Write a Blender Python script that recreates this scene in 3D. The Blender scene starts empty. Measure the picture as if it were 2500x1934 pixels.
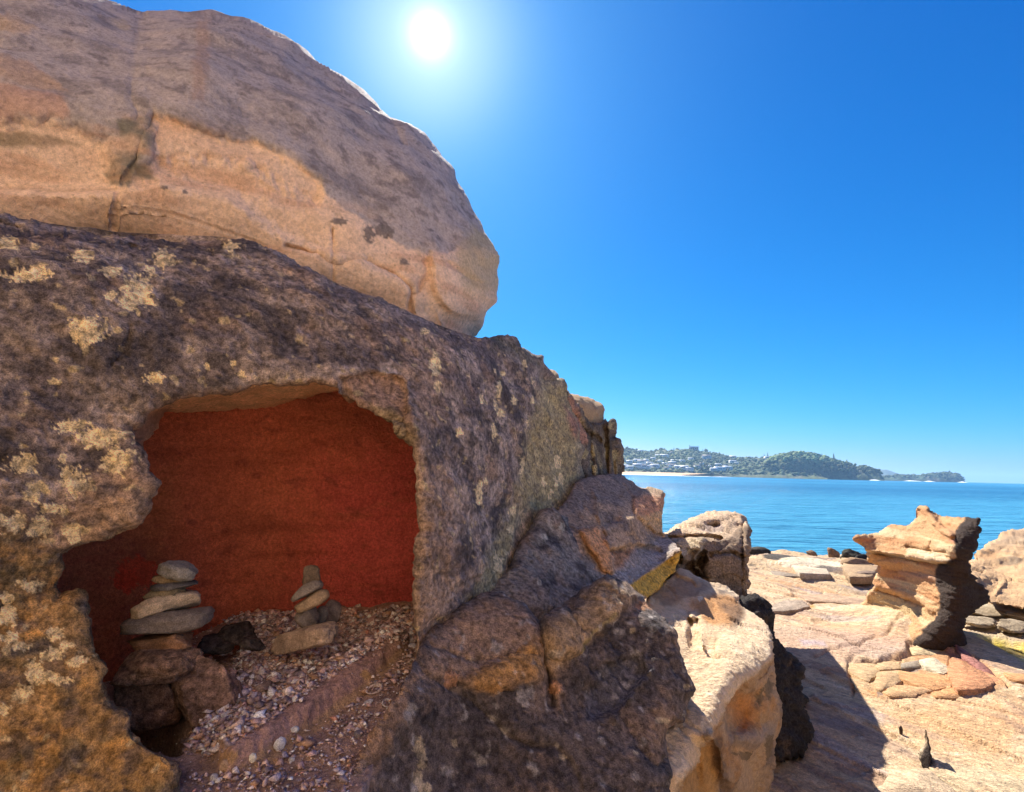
import bpy, math, random
import numpy as np

# ------------------------------------------------------------------ camera
F = 1250.0                      # focal length in photo pixels (2500 wide)
CX, CY = 1250.0, 967.0
PITCH = math.radians(8.3)
ROLL = math.radians(1.43)
CAM = np.array((0.0, 0.0, 1.5))
_f = np.array((0, math.cos(PITCH), math.sin(PITCH)))
_u0 = np.array((0, -math.sin(PITCH), math.cos(PITCH)))
_r0 = np.array((1.0, 0, 0))
RT = math.cos(ROLL) * _r0 + math.sin(ROLL) * _u0
UP = -math.sin(ROLL) * _r0 + math.cos(ROLL) * _u0

scene = bpy.context.scene
COL = scene.collection
cam_d = bpy.data.cameras.new('camera')
cam_d.sensor_fit = 'HORIZONTAL'; cam_d.sensor_width = 36.0; cam_d.lens = 18.0
cam_d.clip_start = 0.02; cam_d.clip_end = 60000
cam = bpy.data.objects.new('camera', cam_d); COL.objects.link(cam)
from mathutils import Matrix, Vector, Euler
cam.matrix_world = Matrix(((RT[0], UP[0], -_f[0], CAM[0]), (RT[1], UP[1], -_f[1], CAM[1]),
                           (RT[2], UP[2], -_f[2], CAM[2]), (0, 0, 0, 1)))
scene.camera = cam

# ------------------------------------------------------------------ light
SUNPX = (1050, 85)
sd_ = _f + RT * (SUNPX[0] - CX) / F + UP * (CY - SUNPX[1]) / F
SUN = sd_ / np.linalg.norm(sd_)
SUN_EL = math.asin(SUN[2]); SUN_AZ = math.atan2(SUN[0], SUN[1])
world = bpy.data.worlds.new('World'); scene.world = world; world.use_nodes = True
wn = world.node_tree.nodes; wl = world.node_tree.links
wn.clear()
w_out = wn.new('ShaderNodeOutputWorld'); w_bg = wn.new('ShaderNodeBackground')
sky = wn.new('ShaderNodeTexSky'); sky.sky_type = 'NISHITA'; sky.sun_disc = False
sky.sun_elevation = SUN_EL; sky.sun_rotation = SUN_AZ
sky.altitude = 0; sky.air_density = 1.0; sky.dust_density = 0.3; sky.ozone_density = 3.5
SKY_STRENGTH = 0.15; EXPOSURE = 1.25
# the camera's rendering of a clear blue sky: red falls off fastest away from the horizon
pre = wn.new('ShaderNodeVectorMath'); pre.operation = 'SCALE'; pre.inputs['Scale'].default_value = 0.145
wl.new(sky.outputs[0], pre.inputs[0])
sep = wn.new('ShaderNodeSeparateXYZ'); wl.new(pre.outputs[0], sep.inputs[0]); hs = wn.new('ShaderNodeCombineXYZ')
for ch, (pw, sc_) in enumerate(((2.9, 0.35), (1.16, 0.61), (0.82, 1.0))):
    q1 = wn.new('ShaderNodeMath'); q1.operation = 'POWER'; wl.new(sep.outputs[ch], q1.inputs[0]); q1.inputs[1].default_value = pw
    q2 = wn.new('ShaderNodeMath'); q2.operation = 'MULTIPLY'; wl.new(q1.outputs[0], q2.inputs[0]); q2.inputs[1].default_value = sc_ / (SKY_STRENGTH * 2 ** EXPOSURE)
    wl.new(q2.outputs[0], hs.inputs[ch])
# the sun itself and the bright air close around it
geo = wn.new('ShaderNodeTexCoord')
dot = wn.new('ShaderNodeVectorMath'); dot.operation = 'DOT_PRODUCT'
wl.new(geo.outputs['Generated'], dot.inputs[0]); dot.inputs[1].default_value = tuple(SUN)
def wmath(op, a, b=None, clamp=False):
    n = wn.new('ShaderNodeMath'); n.operation = op; n.use_clamp = clamp
    for i, v in enumerate((a, b)):
        if v is None: continue
        if isinstance(v, (int, float)): n.inputs[i].default_value = v
        else: wl.new(v, n.inputs[i])
    return n.outputs[0]
dmax = wmath('MAXIMUM', dot.outputs['Value'], 0.0)
glow = wmath('MULTIPLY', wmath('POWER', dmax, 16000), 150.0)
glow = wmath('ADD', glow, wmath('MULTIPLY', wmath('POWER', dmax, 2200), 2.6))
glow = wmath('ADD', glow, wmath('MULTIPLY', wmath('POWER', dmax, 160), 1.25))
glow = wmath('ADD', glow, wmath('MULTIPLY', wmath('POWER', dmax, 14), 0.22))
gc = wn.new('ShaderNodeMix'); gc.data_type = 'RGBA'; gc.blend_type = 'ADD'
gc.inputs['Factor'].default_value = 1.0
gv = wn.new('ShaderNodeVectorMath'); gv.operation = 'SCALE'; gv.inputs[0].default_value = (1.0, 0.95, 0.89)
wl.new(glow, gv.inputs['Scale'])
wl.new(hs.outputs[0], gc.inputs['A']); wl.new(gv.outputs[0], gc.inputs['B'])
wl.new(gc.outputs['Result'], w_bg.inputs['Color']); w_bg.inputs['Strength'].default_value = SKY_STRENGTH
wl.new(w_bg.outputs[0], w_out.inputs['Surface'])

sun_d = bpy.data.lights.new('sun', 'SUN'); sun_d.energy = 5.0; sun_d.angle = math.radians(0.53)
sun_d.color = (1.0, 0.93, 0.82)
sun_o = bpy.data.objects.new('sun', sun_d); COL.objects.link(sun_o)
sun_o.rotation_euler = Vector(-SUN).to_track_quat('-Z', 'Y').to_euler()
sun_o.location = (0, 0, 30)

vs = scene.view_settings
vs.view_transform = 'Standard'; vs.look = 'None'; vs.gamma = 1.0; vs.use_curve_mapping = False
vs.exposure = EXPOSURE
scene.cycles.max_bounces = 8; scene.cycles.diffuse_bounces = 5; scene.cycles.volume_bounces = 1
scene.cycles.use_denoising = True

# ------------------------------------------------------------------ projection helpers
def at(px, py, Y):
    px = np.asarray(px, float); py = np.asarray(py, float); Y = np.asarray(Y, float)
    d = _f + RT * ((px - CX) / F)[..., None] + UP * ((CY - py) / F)[..., None]
    return CAM + d * (Y / d[..., 1])[..., None]
def at_z(px, py, z):
    px = np.asarray(px, float); py = np.asarray(py, float)
    d = _f + RT * ((px - CX) / F)[..., None] + UP * ((CY - py) / F)[..., None]
    return CAM + d * ((z - CAM[2]) / d[..., 2])[..., None]
def project(P):
    q = np.asarray(P) - CAM
    fz = q @ _f
    fz = np.where(np.abs(fz) < 1e-4, 1e-4, fz)
    return CX + F * (q @ RT) / fz, CY - F * (q @ UP) / fz

# ------------------------------------------------------------------ noise
_rs = np.random.RandomState(7)
_perm = _rs.permutation(256); _perm = np.concatenate((_perm, _perm, _perm)).astype(np.int32)
_g = _rs.normal(size=(256, 3)); _g /= np.linalg.norm(_g, axis=1)[:, None]
_g = _g.astype(np.float32)
_g2 = _rs.normal(size=(256, 2)); _g2 = (_g2 / np.linalg.norm(_g2, axis=1)[:, None]).astype(np.float32)
def perlin(p):
    out = 0
    I = []; Fr = []; W = []
    for k in range(3):
        fl = np.floor(p[k]); f = p[k] - fl
        I.append(fl.astype(np.int32) & 255); Fr.append(f); W.append(f * f * f * (f * (f * 6 - 15) + 10))
    for dx in (0, 1):
        hx = _perm[I[0] + dx]; wx = W[0] if dx else 1 - W[0]
        for dy in (0, 1):
            hy = _perm[hx + I[1] + dy]; wy = wx * (W[1] if dy else 1 - W[1])
            for dz in (0, 1):
                h = _perm[hy + I[2] + dz]
                out = out + wy * (W[2] if dz else 1 - W[2]) * (_g[h, 0] * (Fr[0] - dx) + _g[h, 1] * (Fr[1] - dy) + _g[h, 2] * (Fr[2] - dz))
    return out * 1.6
def perlin2(p, sd):
    I = []; Fr = []; W = []
    for k in range(2):
        fl = np.floor(p[k]); f = p[k] - fl
        I.append(fl.astype(np.int32) & 255); Fr.append(f); W.append(f * f * f * (f * (f * 6 - 15) + 10))
    out = 0
    for dx in (0, 1):
        hx = _perm[I[0] + dx] + sd; wx = W[0] if dx else 1 - W[0]
        for dy in (0, 1):
            h = _perm[hx + I[1] + dy]
            out = out + wx * (W[1] if dy else 1 - W[1]) * (_g2[h, 0] * (Fr[0] - dx) + _g2[h, 1] * (Fr[1] - dy))
    return out * 1.5
def fb(P, freq, octv=4, seed=0, mode='fbm'):
    fr = np.broadcast_to(np.asarray(freq, float), (3,))
    P = np.asarray(P)
    flat = fr[2] == 0
    p = [(P[:, k] * fr[k] + seed * 17.37 + 3.1 * k).astype(np.float32) for k in range(2 if flat else 3)]
    a = 1.0; s = 0.0; n = 0.0
    for k in range(octv):
        v = perlin2(p, seed % 97) if flat else perlin(p)
        if mode == 'ridge': v = 1 - 2 * np.abs(v)
        elif mode == 'billow': v = 2 * np.abs(v) - 0.6
        s = s + a * v; n += a; a *= 0.52; p = [q * np.float32(2.03) + np.float32(5.1) for q in p]
    return (s / n * (1.35 if mode == 'fbm' else 1.0)).astype(np.float64)
def cells(P, freq, seed=0):
    """piecewise flat broken facets: value in about -1..1 and distance to the joint"""
    fr = np.broadcast_to(np.asarray(freq, float), (3,)); p = (np.asarray(P) * fr + seed * 9.13).astype(np.float32)
    i0 = np.floor(p).astype(np.int32); d1 = np.full(len(p), 9e9, np.float32); d2 = d1.copy(); val = np.zeros(len(p), np.float32)
    for dx in (-1, 0, 1):
        for dy in (-1, 0, 1):
            for dz in ((-1, 0, 1) if fr[2] else (0,)):
                c = i0 + np.array((dx, dy, dz), np.int32)
                h = _perm[_perm[_perm[c[:, 0] & 255] + (c[:, 1] & 255)] + (c[:, 2] & 255)]
                q = c + 0.5 + 0.42 * _g[h]
                r = p - q
                if not fr[2]: r[:, 2] = 0
                d = (r * r).sum(1); m = d < d1
                d2 = np.where(m, d1, np.minimum(d2, d)); d1 = np.where(m, d, d1)
                h2 = _perm[h + 7]; v = (h2 / 128.0 - 1) * 0.6 + (r * _g[h2]).sum(1) * 1.1
                val = np.where(m, v, val)
    return val.astype(np.float64), (np.sqrt(d2) - np.sqrt(d1)).astype(np.float64)
def fb2(px, py, wl_, octv=3, seed=0):
    return fb(np.stack((px, py, np.zeros_like(px)), 1), (1.0 / wl_, 1.0 / wl_, 0.0), octv, seed)
def sstep(a, b, x):
    t = np.clip((x - a) / (b - a), 0, 1); return t * t * (3 - 2 * t)

# ------------------------------------------------------------------ 2d polygon tools
def seg_near(px, py, pts, closed=True):
    """nearest distance, nearest point, and blended third value along a polyline"""
    n = len(pts); best = np.full(px.shape, 1e18); bx = px.copy(); by = py.copy(); be = np.ones_like(px)
    for k in range(n if closed else n - 1):
        a = pts[k]; b = pts[(k + 1) % n]
        ex, ey = b[0] - a[0], b[1] - a[1]; L = ex * ex + ey * ey + 1e-9
        t = np.clip(((px - a[0]) * ex + (py - a[1]) * ey) / L, 0, 1)
        qx = a[0] + t * ex; qy = a[1] + t * ey
        d = (px - qx) ** 2 + (py - qy) ** 2
        m = d < best
        best[m] = d[m]; bx[m] = qx[m]; by[m] = qy[m]
        ea = a[2] if len(a) > 2 else 1.0; eb = b[2] if len(b) > 2 else 1.0
        be[m] = (ea + (eb - ea) * t)[m]
    return np.sqrt(best), bx, by, be
def inside(px, py, pts):
    r = np.zeros(px.shape, bool); n = len(pts)
    for k in range(n):
        a = pts[k]; b = pts[(k + 1) % n]
        c = (a[1] > py) != (b[1] > py)
        xi = a[0] + (py - a[1]) * (b[0] - a[0]) / ((b[1] - a[1]) or 1e-9)
        r ^= c & (px < xi)
    return r
def sdist(px, py, pts):
    d = seg_near(px, py, pts)[0]
    return np.where(inside(px, py, pts), d, -d)
def near_box(px, py, pts, mg):
    xs = [p[0] for p in pts]; ys = [p[1] for p in pts]
    return np.where((px > min(xs) - mg) & (px < max(xs) + mg) & (py > min(ys) - mg) & (py < max(ys) + mg))[0]
def sd_sub(px, py, pts, mg=60):
    out = np.full(px.shape, -1e6); k = near_box(px, py, pts, mg)
    if len(k): out[k] = sdist(px[k], py[k], pts)
    return out
def ln_sub(px, py, pts, mg=60):
    out = np.full(px.shape, 1e6); k = near_box(px, py, pts, mg)
    if len(k): out[k] = seg_near(px[k], py[k], pts, False)[0]
    return out
def tps(ctrl):
    c = np.array(ctrl, float); x = c[:, :2] / 500.0; n = len(c)
    def ph(r2): return 0.5 * r2 * np.log(r2 + 1e-9)
    K = ph(((x[:, None] - x[None]) ** 2).sum(-1)) + np.eye(n) * 0.003
    A = np.zeros((n + 3, n + 3)); A[:n, :n] = K; A[:n, n] = 1; A[:n, n + 1:] = x; A[n, :n] = 1; A[n + 1:, :n] = x.T
    w = np.linalg.solve(A, np.concatenate((c[:, 2], np.zeros(3))))
    def fn(px, py):
        out = w[n] + w[n + 1] * px / 500.0 + w[n + 2] * py / 500.0
        for k in range(n):
            out = out + w[k] * ph((px / 500.0 - x[k, 0]) ** 2 + (py / 500.0 - x[k, 1]) ** 2)
        return out
    return fn

# ------------------------------------------------------------------ mesh helpers
def mk_mesh(name, V, faces, col=None, mat=None, smooth=True):
    me = bpy.data.meshes.new(name)
    V = np.asarray(V, np.float32)
    me.vertices.add(len(V)); me.vertices.foreach_set('co', V.ravel())
    loops = np.concatenate([np.asarray(f, np.int32).ravel() for f in faces if len(f)])
    tot = np.concatenate([np.full(len(f), np.asarray(f).shape[1], np.int32) for f in faces if len(f)])
    st = np.concatenate(([0], np.cumsum(tot)[:-1])).astype(np.int32)
    me.loops.add(len(loops)); me.loops.foreach_set('vertex_index', loops)
    me.polygons.add(len(tot)); me.polygons.foreach_set('loop_start', st); me.polygons.foreach_set('loop_total', tot)
    me.update(calc_edges=True)
    if smooth: me.polygons.foreach_set('use_smooth', np.ones(len(tot), bool))
    if col is not None:
        a = me.attributes.new('Col', 'FLOAT_COLOR', 'POINT')
        c = np.ones((len(V), 4), np.float32); c[:, :3] = np.clip(col, 0.003, 0.95)
        a.data.foreach_set('color', c.ravel())
    if mat: me.materials.append(mat)
    me.validate()
    return me
def obj(name, me, parent=None):
    o = bpy.data.objects.new(name, me); COL.objects.link(o)
    if parent is not None: o.parent = parent
    return o
def tag(o, label=None, cat=None, group=None, kind=None):
    if label: o['label'] = label
    if cat: o['category'] = cat
    if group: o['group'] = group
    if kind: o['kind'] = kind
    return o
def empty(name, loc=(0, 0, 0)):
    o = bpy.data.objects.new(name, None); COL.objects.link(o); o.location = loc; o.empty_display_size = 0.1
    return o
def vnormals(V, quads):
    n = np.zeros_like(V)
    a, b, c, d = (V[quads[:, k]] for k in range(4))
    fn = np.cross(c - a, d - b)
    for k in range(4): np.add.at(n, quads[:, k], fn)
    return n / (np.linalg.norm(n, axis=1)[:, None] + 1e-12)

def feat_depth(px, py, feats):
    d = np.zeros_like(px)
    for ft in feats:
        if ft[0] == 'poly':                   # ('poly', pts, amount, soft, warp)
            s = sd_sub(px, py, ft[1], 3 * ft[3] + 3 * ft[4]) + ft[4] * fb2(px, py, 45, 3, 3)
            d += ft[2] * sstep(-ft[3], ft[3], s)
        elif ft[0] == 'line':                 # ('line', pts, amount, width, warp)
            wx = px + ft[4] * fb2(px, py, 35, 3, 11); wy = py + ft[4] * fb2(px, py, 35, 3, 12)
            r = ln_sub(wx, wy, ft[1], 4 * ft[3])
            d += ft[2] * np.exp(-(r / ft[3]) ** 2)
        elif ft[0] == 'bump':                 # ('bump', x, y, rx, ry, amount)
            d += ft[5] * np.exp(-((px - ft[1]) / ft[3]) ** 2 - ((py - ft[2]) / ft[4]) ** 2)
    return d

def relief(name, outline, ctrl, paint, mat, step=4.0, edge=(60, 0.1), thick=0.8, inset=0.12, feats=(), disp=(),
           jitter=5.0, jwl=40.0, parent=None, rings=4, cap=True, seed=0, lip=None):
    """a rock: its visible face follows the outline at its own distance, the body runs back from the rim and is closed"""
    xs = [p[0] for p in outline]; ys = [p[1] for p in outline]
    gx = np.arange(min(xs) - 2 * step, max(xs) + 3 * step, step); gy = np.arange(min(ys) - 2 * step, max(ys) + 3 * step, step)
    nx, ny = len(gx), len(gy)
    PX, PY = np.meshgrid(gx, gy); px = PX.ravel(); py = PY.ravel()
    jx = jitter * fb2(px, py, jwl, 2, seed + 1); jy = jitter * fb2(px, py, jwl, 2, seed + 2)
    qx, qy = px + jx, py + jy
    ccx = (PX[:-1, :-1] + step / 2).ravel(); ccy = (PY[:-1, :-1] + step / 2).ravel()
    J = lambda a: (a.reshape(ny, nx)[:-1, :-1] + a.reshape(ny, nx)[1:, 1:]).ravel() / 2
    keep = inside(ccx + J(jx), ccy + J(jy), outline)
    cidx = np.arange((ny - 1) * (nx - 1))[keep]; ci = cidx // (nx - 1); cj = cidx % (nx - 1)
    v00 = ci * nx + cj
    quads = np.stack((v00, v00 + nx, v00 + nx + 1, v00 + 1), 1)      # anticlockwise seen from the camera
    # boundary edges: those used once
    E = np.concatenate([np.stack((quads[:, k], quads[:, (k + 1) % 4]), 1) for k in range(4)])
    key = np.minimum(E[:, 0], E[:, 1]) * (nx * ny) + np.maximum(E[:, 0], E[:, 1])
    uq, inv, cnt = np.unique(key, return_inverse=True, return_counts=True)
    be = E[cnt[inv] == 1]
    used = np.unique(quads); remap = -np.ones(nx * ny, np.int64); remap[used] = np.arange(len(used))
    quads = remap[quads]; be = remap[be]
    px = px[used]; py = py[used]; qx = qx[used]; qy = qy[used]
    d, nxp, nyp, ee = seg_near(qx, qy, outline)
    ins = inside(qx, qy, outline)
    bv = np.unique(be); isb = np.zeros(len(px), bool); isb[bv] = True
    sx = np.clip(nxp - qx, -1.2 * step, 1.2 * step); sy = np.clip(nyp - qy, -1.2 * step, 1.2 * step)
    px = np.where(isb, px + sx, px); py = np.where(isb, py + sy, py)
    for _ in range(2):
        ax_ = np.zeros(len(px)); ay_ = np.zeros(len(px)); an_ = np.zeros(len(px))
        for e0, e1 in ((0, 1), (1, 0)):
            np.add.at(ax_, be[:, e0], px[be[:, e1]]); np.add.at(ay_, be[:, e0], py[be[:, e1]]); np.add.at(an_, be[:, e0], 1)
        an_ = np.maximum(an_, 1); px = np.where(isb, 0.5 * px + 0.5 * ax_ / an_, px); py = np.where(isb, 0.5 * py + 0.5 * ay_ / an_, py)
    dd = np.where(isb | ~ins, 0.0, d)
    t = np.clip(dd / edge[0], 0, 1)
    Y = tps(ctrl)(px, py) + edge[1] * ee * (1 - np.sqrt(np.clip(1 - (1 - t) ** 2, 0, 1))) + feat_depth(px, py, feats)
    V = at(px, py, Y)
    N = vnormals(V, quads)
    for (fr, am, oc, mode) in disp:
        if mode == 'cell':
            W = V + 0.35 / np.max(fr) * np.stack([fb(V, np.asarray(fr) * 1.0, 2, seed + 60 + q) for q in range(3)], 1)
            cv, ce = cells(W, fr, seed); V = V + N * (am * (cv - 0.5 * (1 - sstep(0.0, 0.07, ce))))[:, None]; continue
        V = V + N * (am * fb(V, fr, oc, seed + 5, mode))[:, None]
    col = paint(px, py, V)
    faces = [quads]
    if thick > 0:
        nb = len(bv); loc = -np.ones(len(px), np.int64); loc[bv] = np.arange(nb)
        cx, cy = px.mean(), py.mean()
        allV = [V]; allC = [col]; prev = bv; base = len(V)
        ray = V[bv] - CAM; ray /= ray[:, 1:2]
        ctr = V[bv].mean(0)
        for k in range(1, rings + 1):
            u = k / rings
            dep = thick * u
            Pk = V[bv] + ray * dep
            ck = CAM + (ctr - CAM) * ((ctr[1] + dep) / ctr[1])
            Pk = Pk + (ck - Pk) * (inset * u * u)
            Pk[:, 1] = V[bv][:, 1] + dep
            Pk = Pk + (0.03 * thick + 0.012) * np.stack([fb(Pk, 3.0, 5, seed + 40 + q) for q in range(3)], 1) * min(1, u * 1.2)
            ids = base + np.arange(nb); base += nb
            allV.append(Pk); allC.append(col[bv])
            l0 = loc[be[:, 0]]; l1 = loc[be[:, 1]]
            p0 = prev[l0]; p1 = prev[l1]
            faces.append(np.stack((p1, p0, ids[l0], ids[l1]), 1)); prev = ids
        if cap:
            c = V[bv].mean(0); c = CAM + (c - CAM) * ((c[1] + thick * 1.15) / c[1])
            allV.append(c[None]); allC.append(col.mean(0)[None])
            l0 = loc[be[:, 0]]; l1 = loc[be[:, 1]]
            faces.append(np.stack((prev[l1], prev[l0], np.full(len(l0), base)), 1))
        V = np.concatenate(allV); col = np.concatenate(allC)
    me = mk_mesh(name, V, faces, col, mat)
    return obj(name, me, parent)

class Paint:
    def __init__(s, px, py, P, base):
        s.px, s.py, s.P = px, py, P; s.c = np.tile(np.asarray(base, float), (len(px), 1))
        s._w = None
    def warp(s):
        if s._w is None:
            s._w = (0.6 * fb2(s.px, s.py, 60, 3, 21) + 0.4 * fb2(s.px, s.py, 16, 3, 22), 0.6 * fb2(s.px, s.py, 60, 3, 23) + 0.4 * fb2(s.px, s.py, 16, 3, 24))
        return s._w
    def mix(s, m, color):
        m = np.clip(m, 0, 1)[:, None]; s.c = s.c * (1 - m) + np.asarray(color, float) * m; return s
    def noise(s, color, freq, lo, hi, k=1.0, octv=4, seed=0, mode='fbm', where=None):
        m = sstep(lo, hi, fb(s.P, freq, octv, seed, mode)) * k
        if where is not None: m = m * where
        return s.mix(m, color)
    def zmask(s, pts, soft=12, warp=14):
        w = s.warp(); return sstep(-soft, soft, sd_sub(s.px + warp * w[0], s.py + warp * w[1], pts, soft + 1))
    def zone(s, pts, color, soft=12, warp=14, k=1.0):
        return s.mix(s.zmask(pts, soft, warp) * k, color)
    def line(s, pts, color, width=5, warp=6, k=1.0):
        w = s.warp(); r = ln_sub(s.px + warp * w[0], s.py + warp * w[1], pts, width + 1)
        return s.mix(k * (1 - sstep(width * 0.5, width, r)), color)
    def spots(s, lst, color, warp=0.9, k=1.0):
        w1 = fb2(s.px, s.py, 30, 4, 31); w2 = fb2(s.px, s.py, 9, 2, 32)
        for sp in lst:
            x, y, rx = sp[:3]; ry = sp[3] if len(sp) > 3 else rx
            near = (np.abs(s.px - x) < rx * 2.4) & (np.abs(s.py - y) < ry * 2.4)
            if not near.any(): continue
            r = np.sqrt(((s.px[near] - x) / rx) ** 2 + ((s.py[near] - y) / ry) ** 2)
            r = r + warp * (0.55 * w1[near] + 0.45 * w2[near])
            m = np.zeros(len(s.px)); m[near] = (1 - sstep(0.95, 1.0, r)) * k
            s.mix(m, color)
        return s
    def scale(s, f): s.c = s.c * f[:, None]; return s

# ------------------------------------------------------------------ materials
def rock_mat(name, fine=90.0, amt=0.45, bump=0.35, bdist=0.006, rough=0.9, spec=0.15, grain=420.0, gamt=0.3, speck=0.0, stretch=(1, 1, 1), rot=0.0):
    m = bpy.data.materials.new(name); m.use_nodes = True; nt = m.node_tree; n = nt.nodes; l = nt.links; n.clear()
    o = n.new('ShaderNodeOutputMaterial'); b = n.new('ShaderNodeBsdfPrincipled'); l.new(b.outputs[0], o.inputs[0])
    b.inputs['Roughness'].default_value = rough; b.inputs['Specular IOR Level'].default_value = spec
    tc = n.new('ShaderNodeTexCoord'); at_ = n.new('ShaderNodeAttribute'); at_.attribute_name = 'Col'
    mr = n.new('ShaderNodeMapping'); mr.inputs['Rotation'].default_value = (0, 0, rot); l.new(tc.outputs['Object'], mr.inputs[0])
    mp = n.new('ShaderNodeMapping'); mp.inputs['Scale'].default_value = stretch; l.new(mr.outputs[0], mp.inputs[0])
    def noi(scale, det, rgh=0.65):
        x = n.new('ShaderNodeTexNoise'); x.inputs['Scale'].default_value = scale; x.inputs['Detail'].default_value = det
        x.inputs['Roughness'].default_value = rgh; l.new(mp.outputs[0], x.inputs['Vector']); return x.outputs['Fac']
    def ramp(fac, a, b_, lo, hi):
        r = n.new('ShaderNodeMapRange'); r.inputs['From Min'].default_value = a; r.inputs['From Max'].default_value = b_
        r.inputs['To Min'].default_value = lo; r.inputs['To Max'].default_value = hi; l.new(fac, r.inputs[0]); return r.outputs[0]
    def mul(a, b_):
        x = n.new('ShaderNodeMath'); x.operation = 'MULTIPLY'; l.new(a, x.inputs[0]); l.new(b_, x.inputs[1]); return x.outputs[0]
    n1 = noi(fine, 6); n2 = noi(grain, 3); n3 = noi(fine * 0.22, 5)
    f1 = ramp(n1, 0.37, 0.63, 1 - amt, 1 + amt); f2 = ramp(n2, 0.38, 0.62, 1 - gamt, 1 + gamt); f3 = ramp(n3, 0.3, 0.7, 1 - amt * 0.6, 1 + amt * 0.6)
    f = mul(mul(f1, f2), f3)
    if speck > 0:
        vo = n.new('ShaderNodeTexVoronoi'); vo.inputs['Scale'].default_value = fine * 1.6; l.new(mp.outputs[0], vo.inputs['Vector'])
        f = mul(f, ramp(vo.outputs['Distance'], 0.05, 0.28, 1 - speck, 1.0))
        v2 = n.new('ShaderNodeTexVoronoi'); v2.inputs['Scale'].default_value = fine * 0.55; l.new(mp.outputs[0], v2.inputs['Vector'])
        pit = n.new('ShaderNodeMath'); pit.operation = 'MULTIPLY_ADD'; l.new(n3, pit.inputs[0]); pit.inputs[1].default_value = -0.55; l.new(v2.outputs['Distance'], pit.inputs[2])
        f = mul(f, ramp(pit.outputs[0], -0.16, -0.06, 1 - 1.5 * speck, 1.0))
    sc = n.new('ShaderNodeVectorMath'); sc.operation = 'SCALE'; l.new(at_.outputs['Color'], sc.inputs[0]); l.new(f, sc.inputs['Scale'])
    l.new(sc.outputs[0], b.inputs['Base Color'])
    ad = n.new('ShaderNodeMath'); ad.operation = 'ADD'; l.new(ramp(n1, 0.33, 0.67, 0.0, 1.0), ad.inputs[0])
    m2 = n.new('ShaderNodeMath'); m2.operation = 'MULTIPLY'; l.new(n2, m2.inputs[0]); m2.inputs[1].default_value = 0.35; l.new(m2.outputs[0], ad.inputs[1])
    bp = n.new('ShaderNodeBump'); bp.inputs['Strength'].default_value = bump; bp.inputs['Distance'].default_value = bdist
    l.new(ad.outputs[0], bp.inputs['Height']); l.new(bp.outputs[0], b.inputs['Normal'])
    return m
M_BOULDER = rock_mat('weathered_sandstone', 70, 0.17, 0.5, 0.007, speck=0.16, gamt=0.16)
M_WALL = rock_mat('lichen_sandstone', 80, 0.5, 0.75, 0.010, speck=0.26, gamt=0.32)
M_CAVE = rock_mat('red_cave_stone', 130, 0.22, 0.8, 0.005, gamt=0.22, speck=0.12)
M_DARK = rock_mat('dark_sandstone', 70, 0.48, 0.75, 0.010, speck=0.24, gamt=0.32)
M_LEDGE = rock_mat('pale_sandstone', 60, 0.17, 0.7, 0.012, gamt=0.18, speck=0.12)
M_PLAT = rock_mat('shore_platform_stone', 26, 0.22, 0.6, 0.035, grain=150, gamt=0.24, speck=0.1, stretch=(0.7, 1.25, 1), rot=math.radians(60))
M_STONE = rock_mat('beach_stone', 90, 0.18, 0.4, 0.002, rough=0.75)
M_GRIT = rock_mat('shell_grit', 200, 0.15, 0.2, 0.001, rough=0.7)
M_FAR = rock_mat('far_vegetation', 0.06, 0.35, 0.0, 0.5, grain=0.3, gamt=0.2)

def plain_mat(name, col, rough=0.7, var=0.12, scale=4.0):
    m = bpy.data.materials.new(name); m.use_nodes = True; nt = m.node_tree; b = nt.nodes['Principled BSDF']
    tc = nt.nodes.new('ShaderNodeTexCoord'); x = nt.nodes.new('ShaderNodeTexNoise'); x.inputs['Scale'].default_value = scale
    r = nt.nodes.new('ShaderNodeMapRange'); r.inputs['To Min'].default_value = 1 - var; r.inputs['To Max'].default_value = 1 + var
    s = nt.nodes.new('ShaderNodeVectorMath'); s.operation = 'SCALE'; s.inputs[0].default_value = col
    nt.links.new(tc.outputs['Object'], x.inputs['Vector']); nt.links.new(x.outputs['Fac'], r.inputs[0]); nt.links.new(r.outputs[0], s.inputs['Scale'])
    nt.links.new(s.outputs[0], b.inputs['Base Color']); b.inputs['Roughness'].default_value = rough
    return m

# palettes (real surface colours)
TAN = np.array((0.52, 0.33, 0.20)); PALE = np.array((0.60, 0.44, 0.28)); ORANGE = np.array((0.46, 0.23, 0.10)); PINK = np.array((0.46, 0.29, 0.22))
GREY = np.array((0.21, 0.175, 0.155)); DARK = np.array((0.085, 0.07, 0.062)); LICHEN = np.array((0.62, 0.44, 0.22)); RED = np.array((0.30, 0.075, 0.04))
BROWN = np.array((0.24, 0.145, 0.085))
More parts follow.
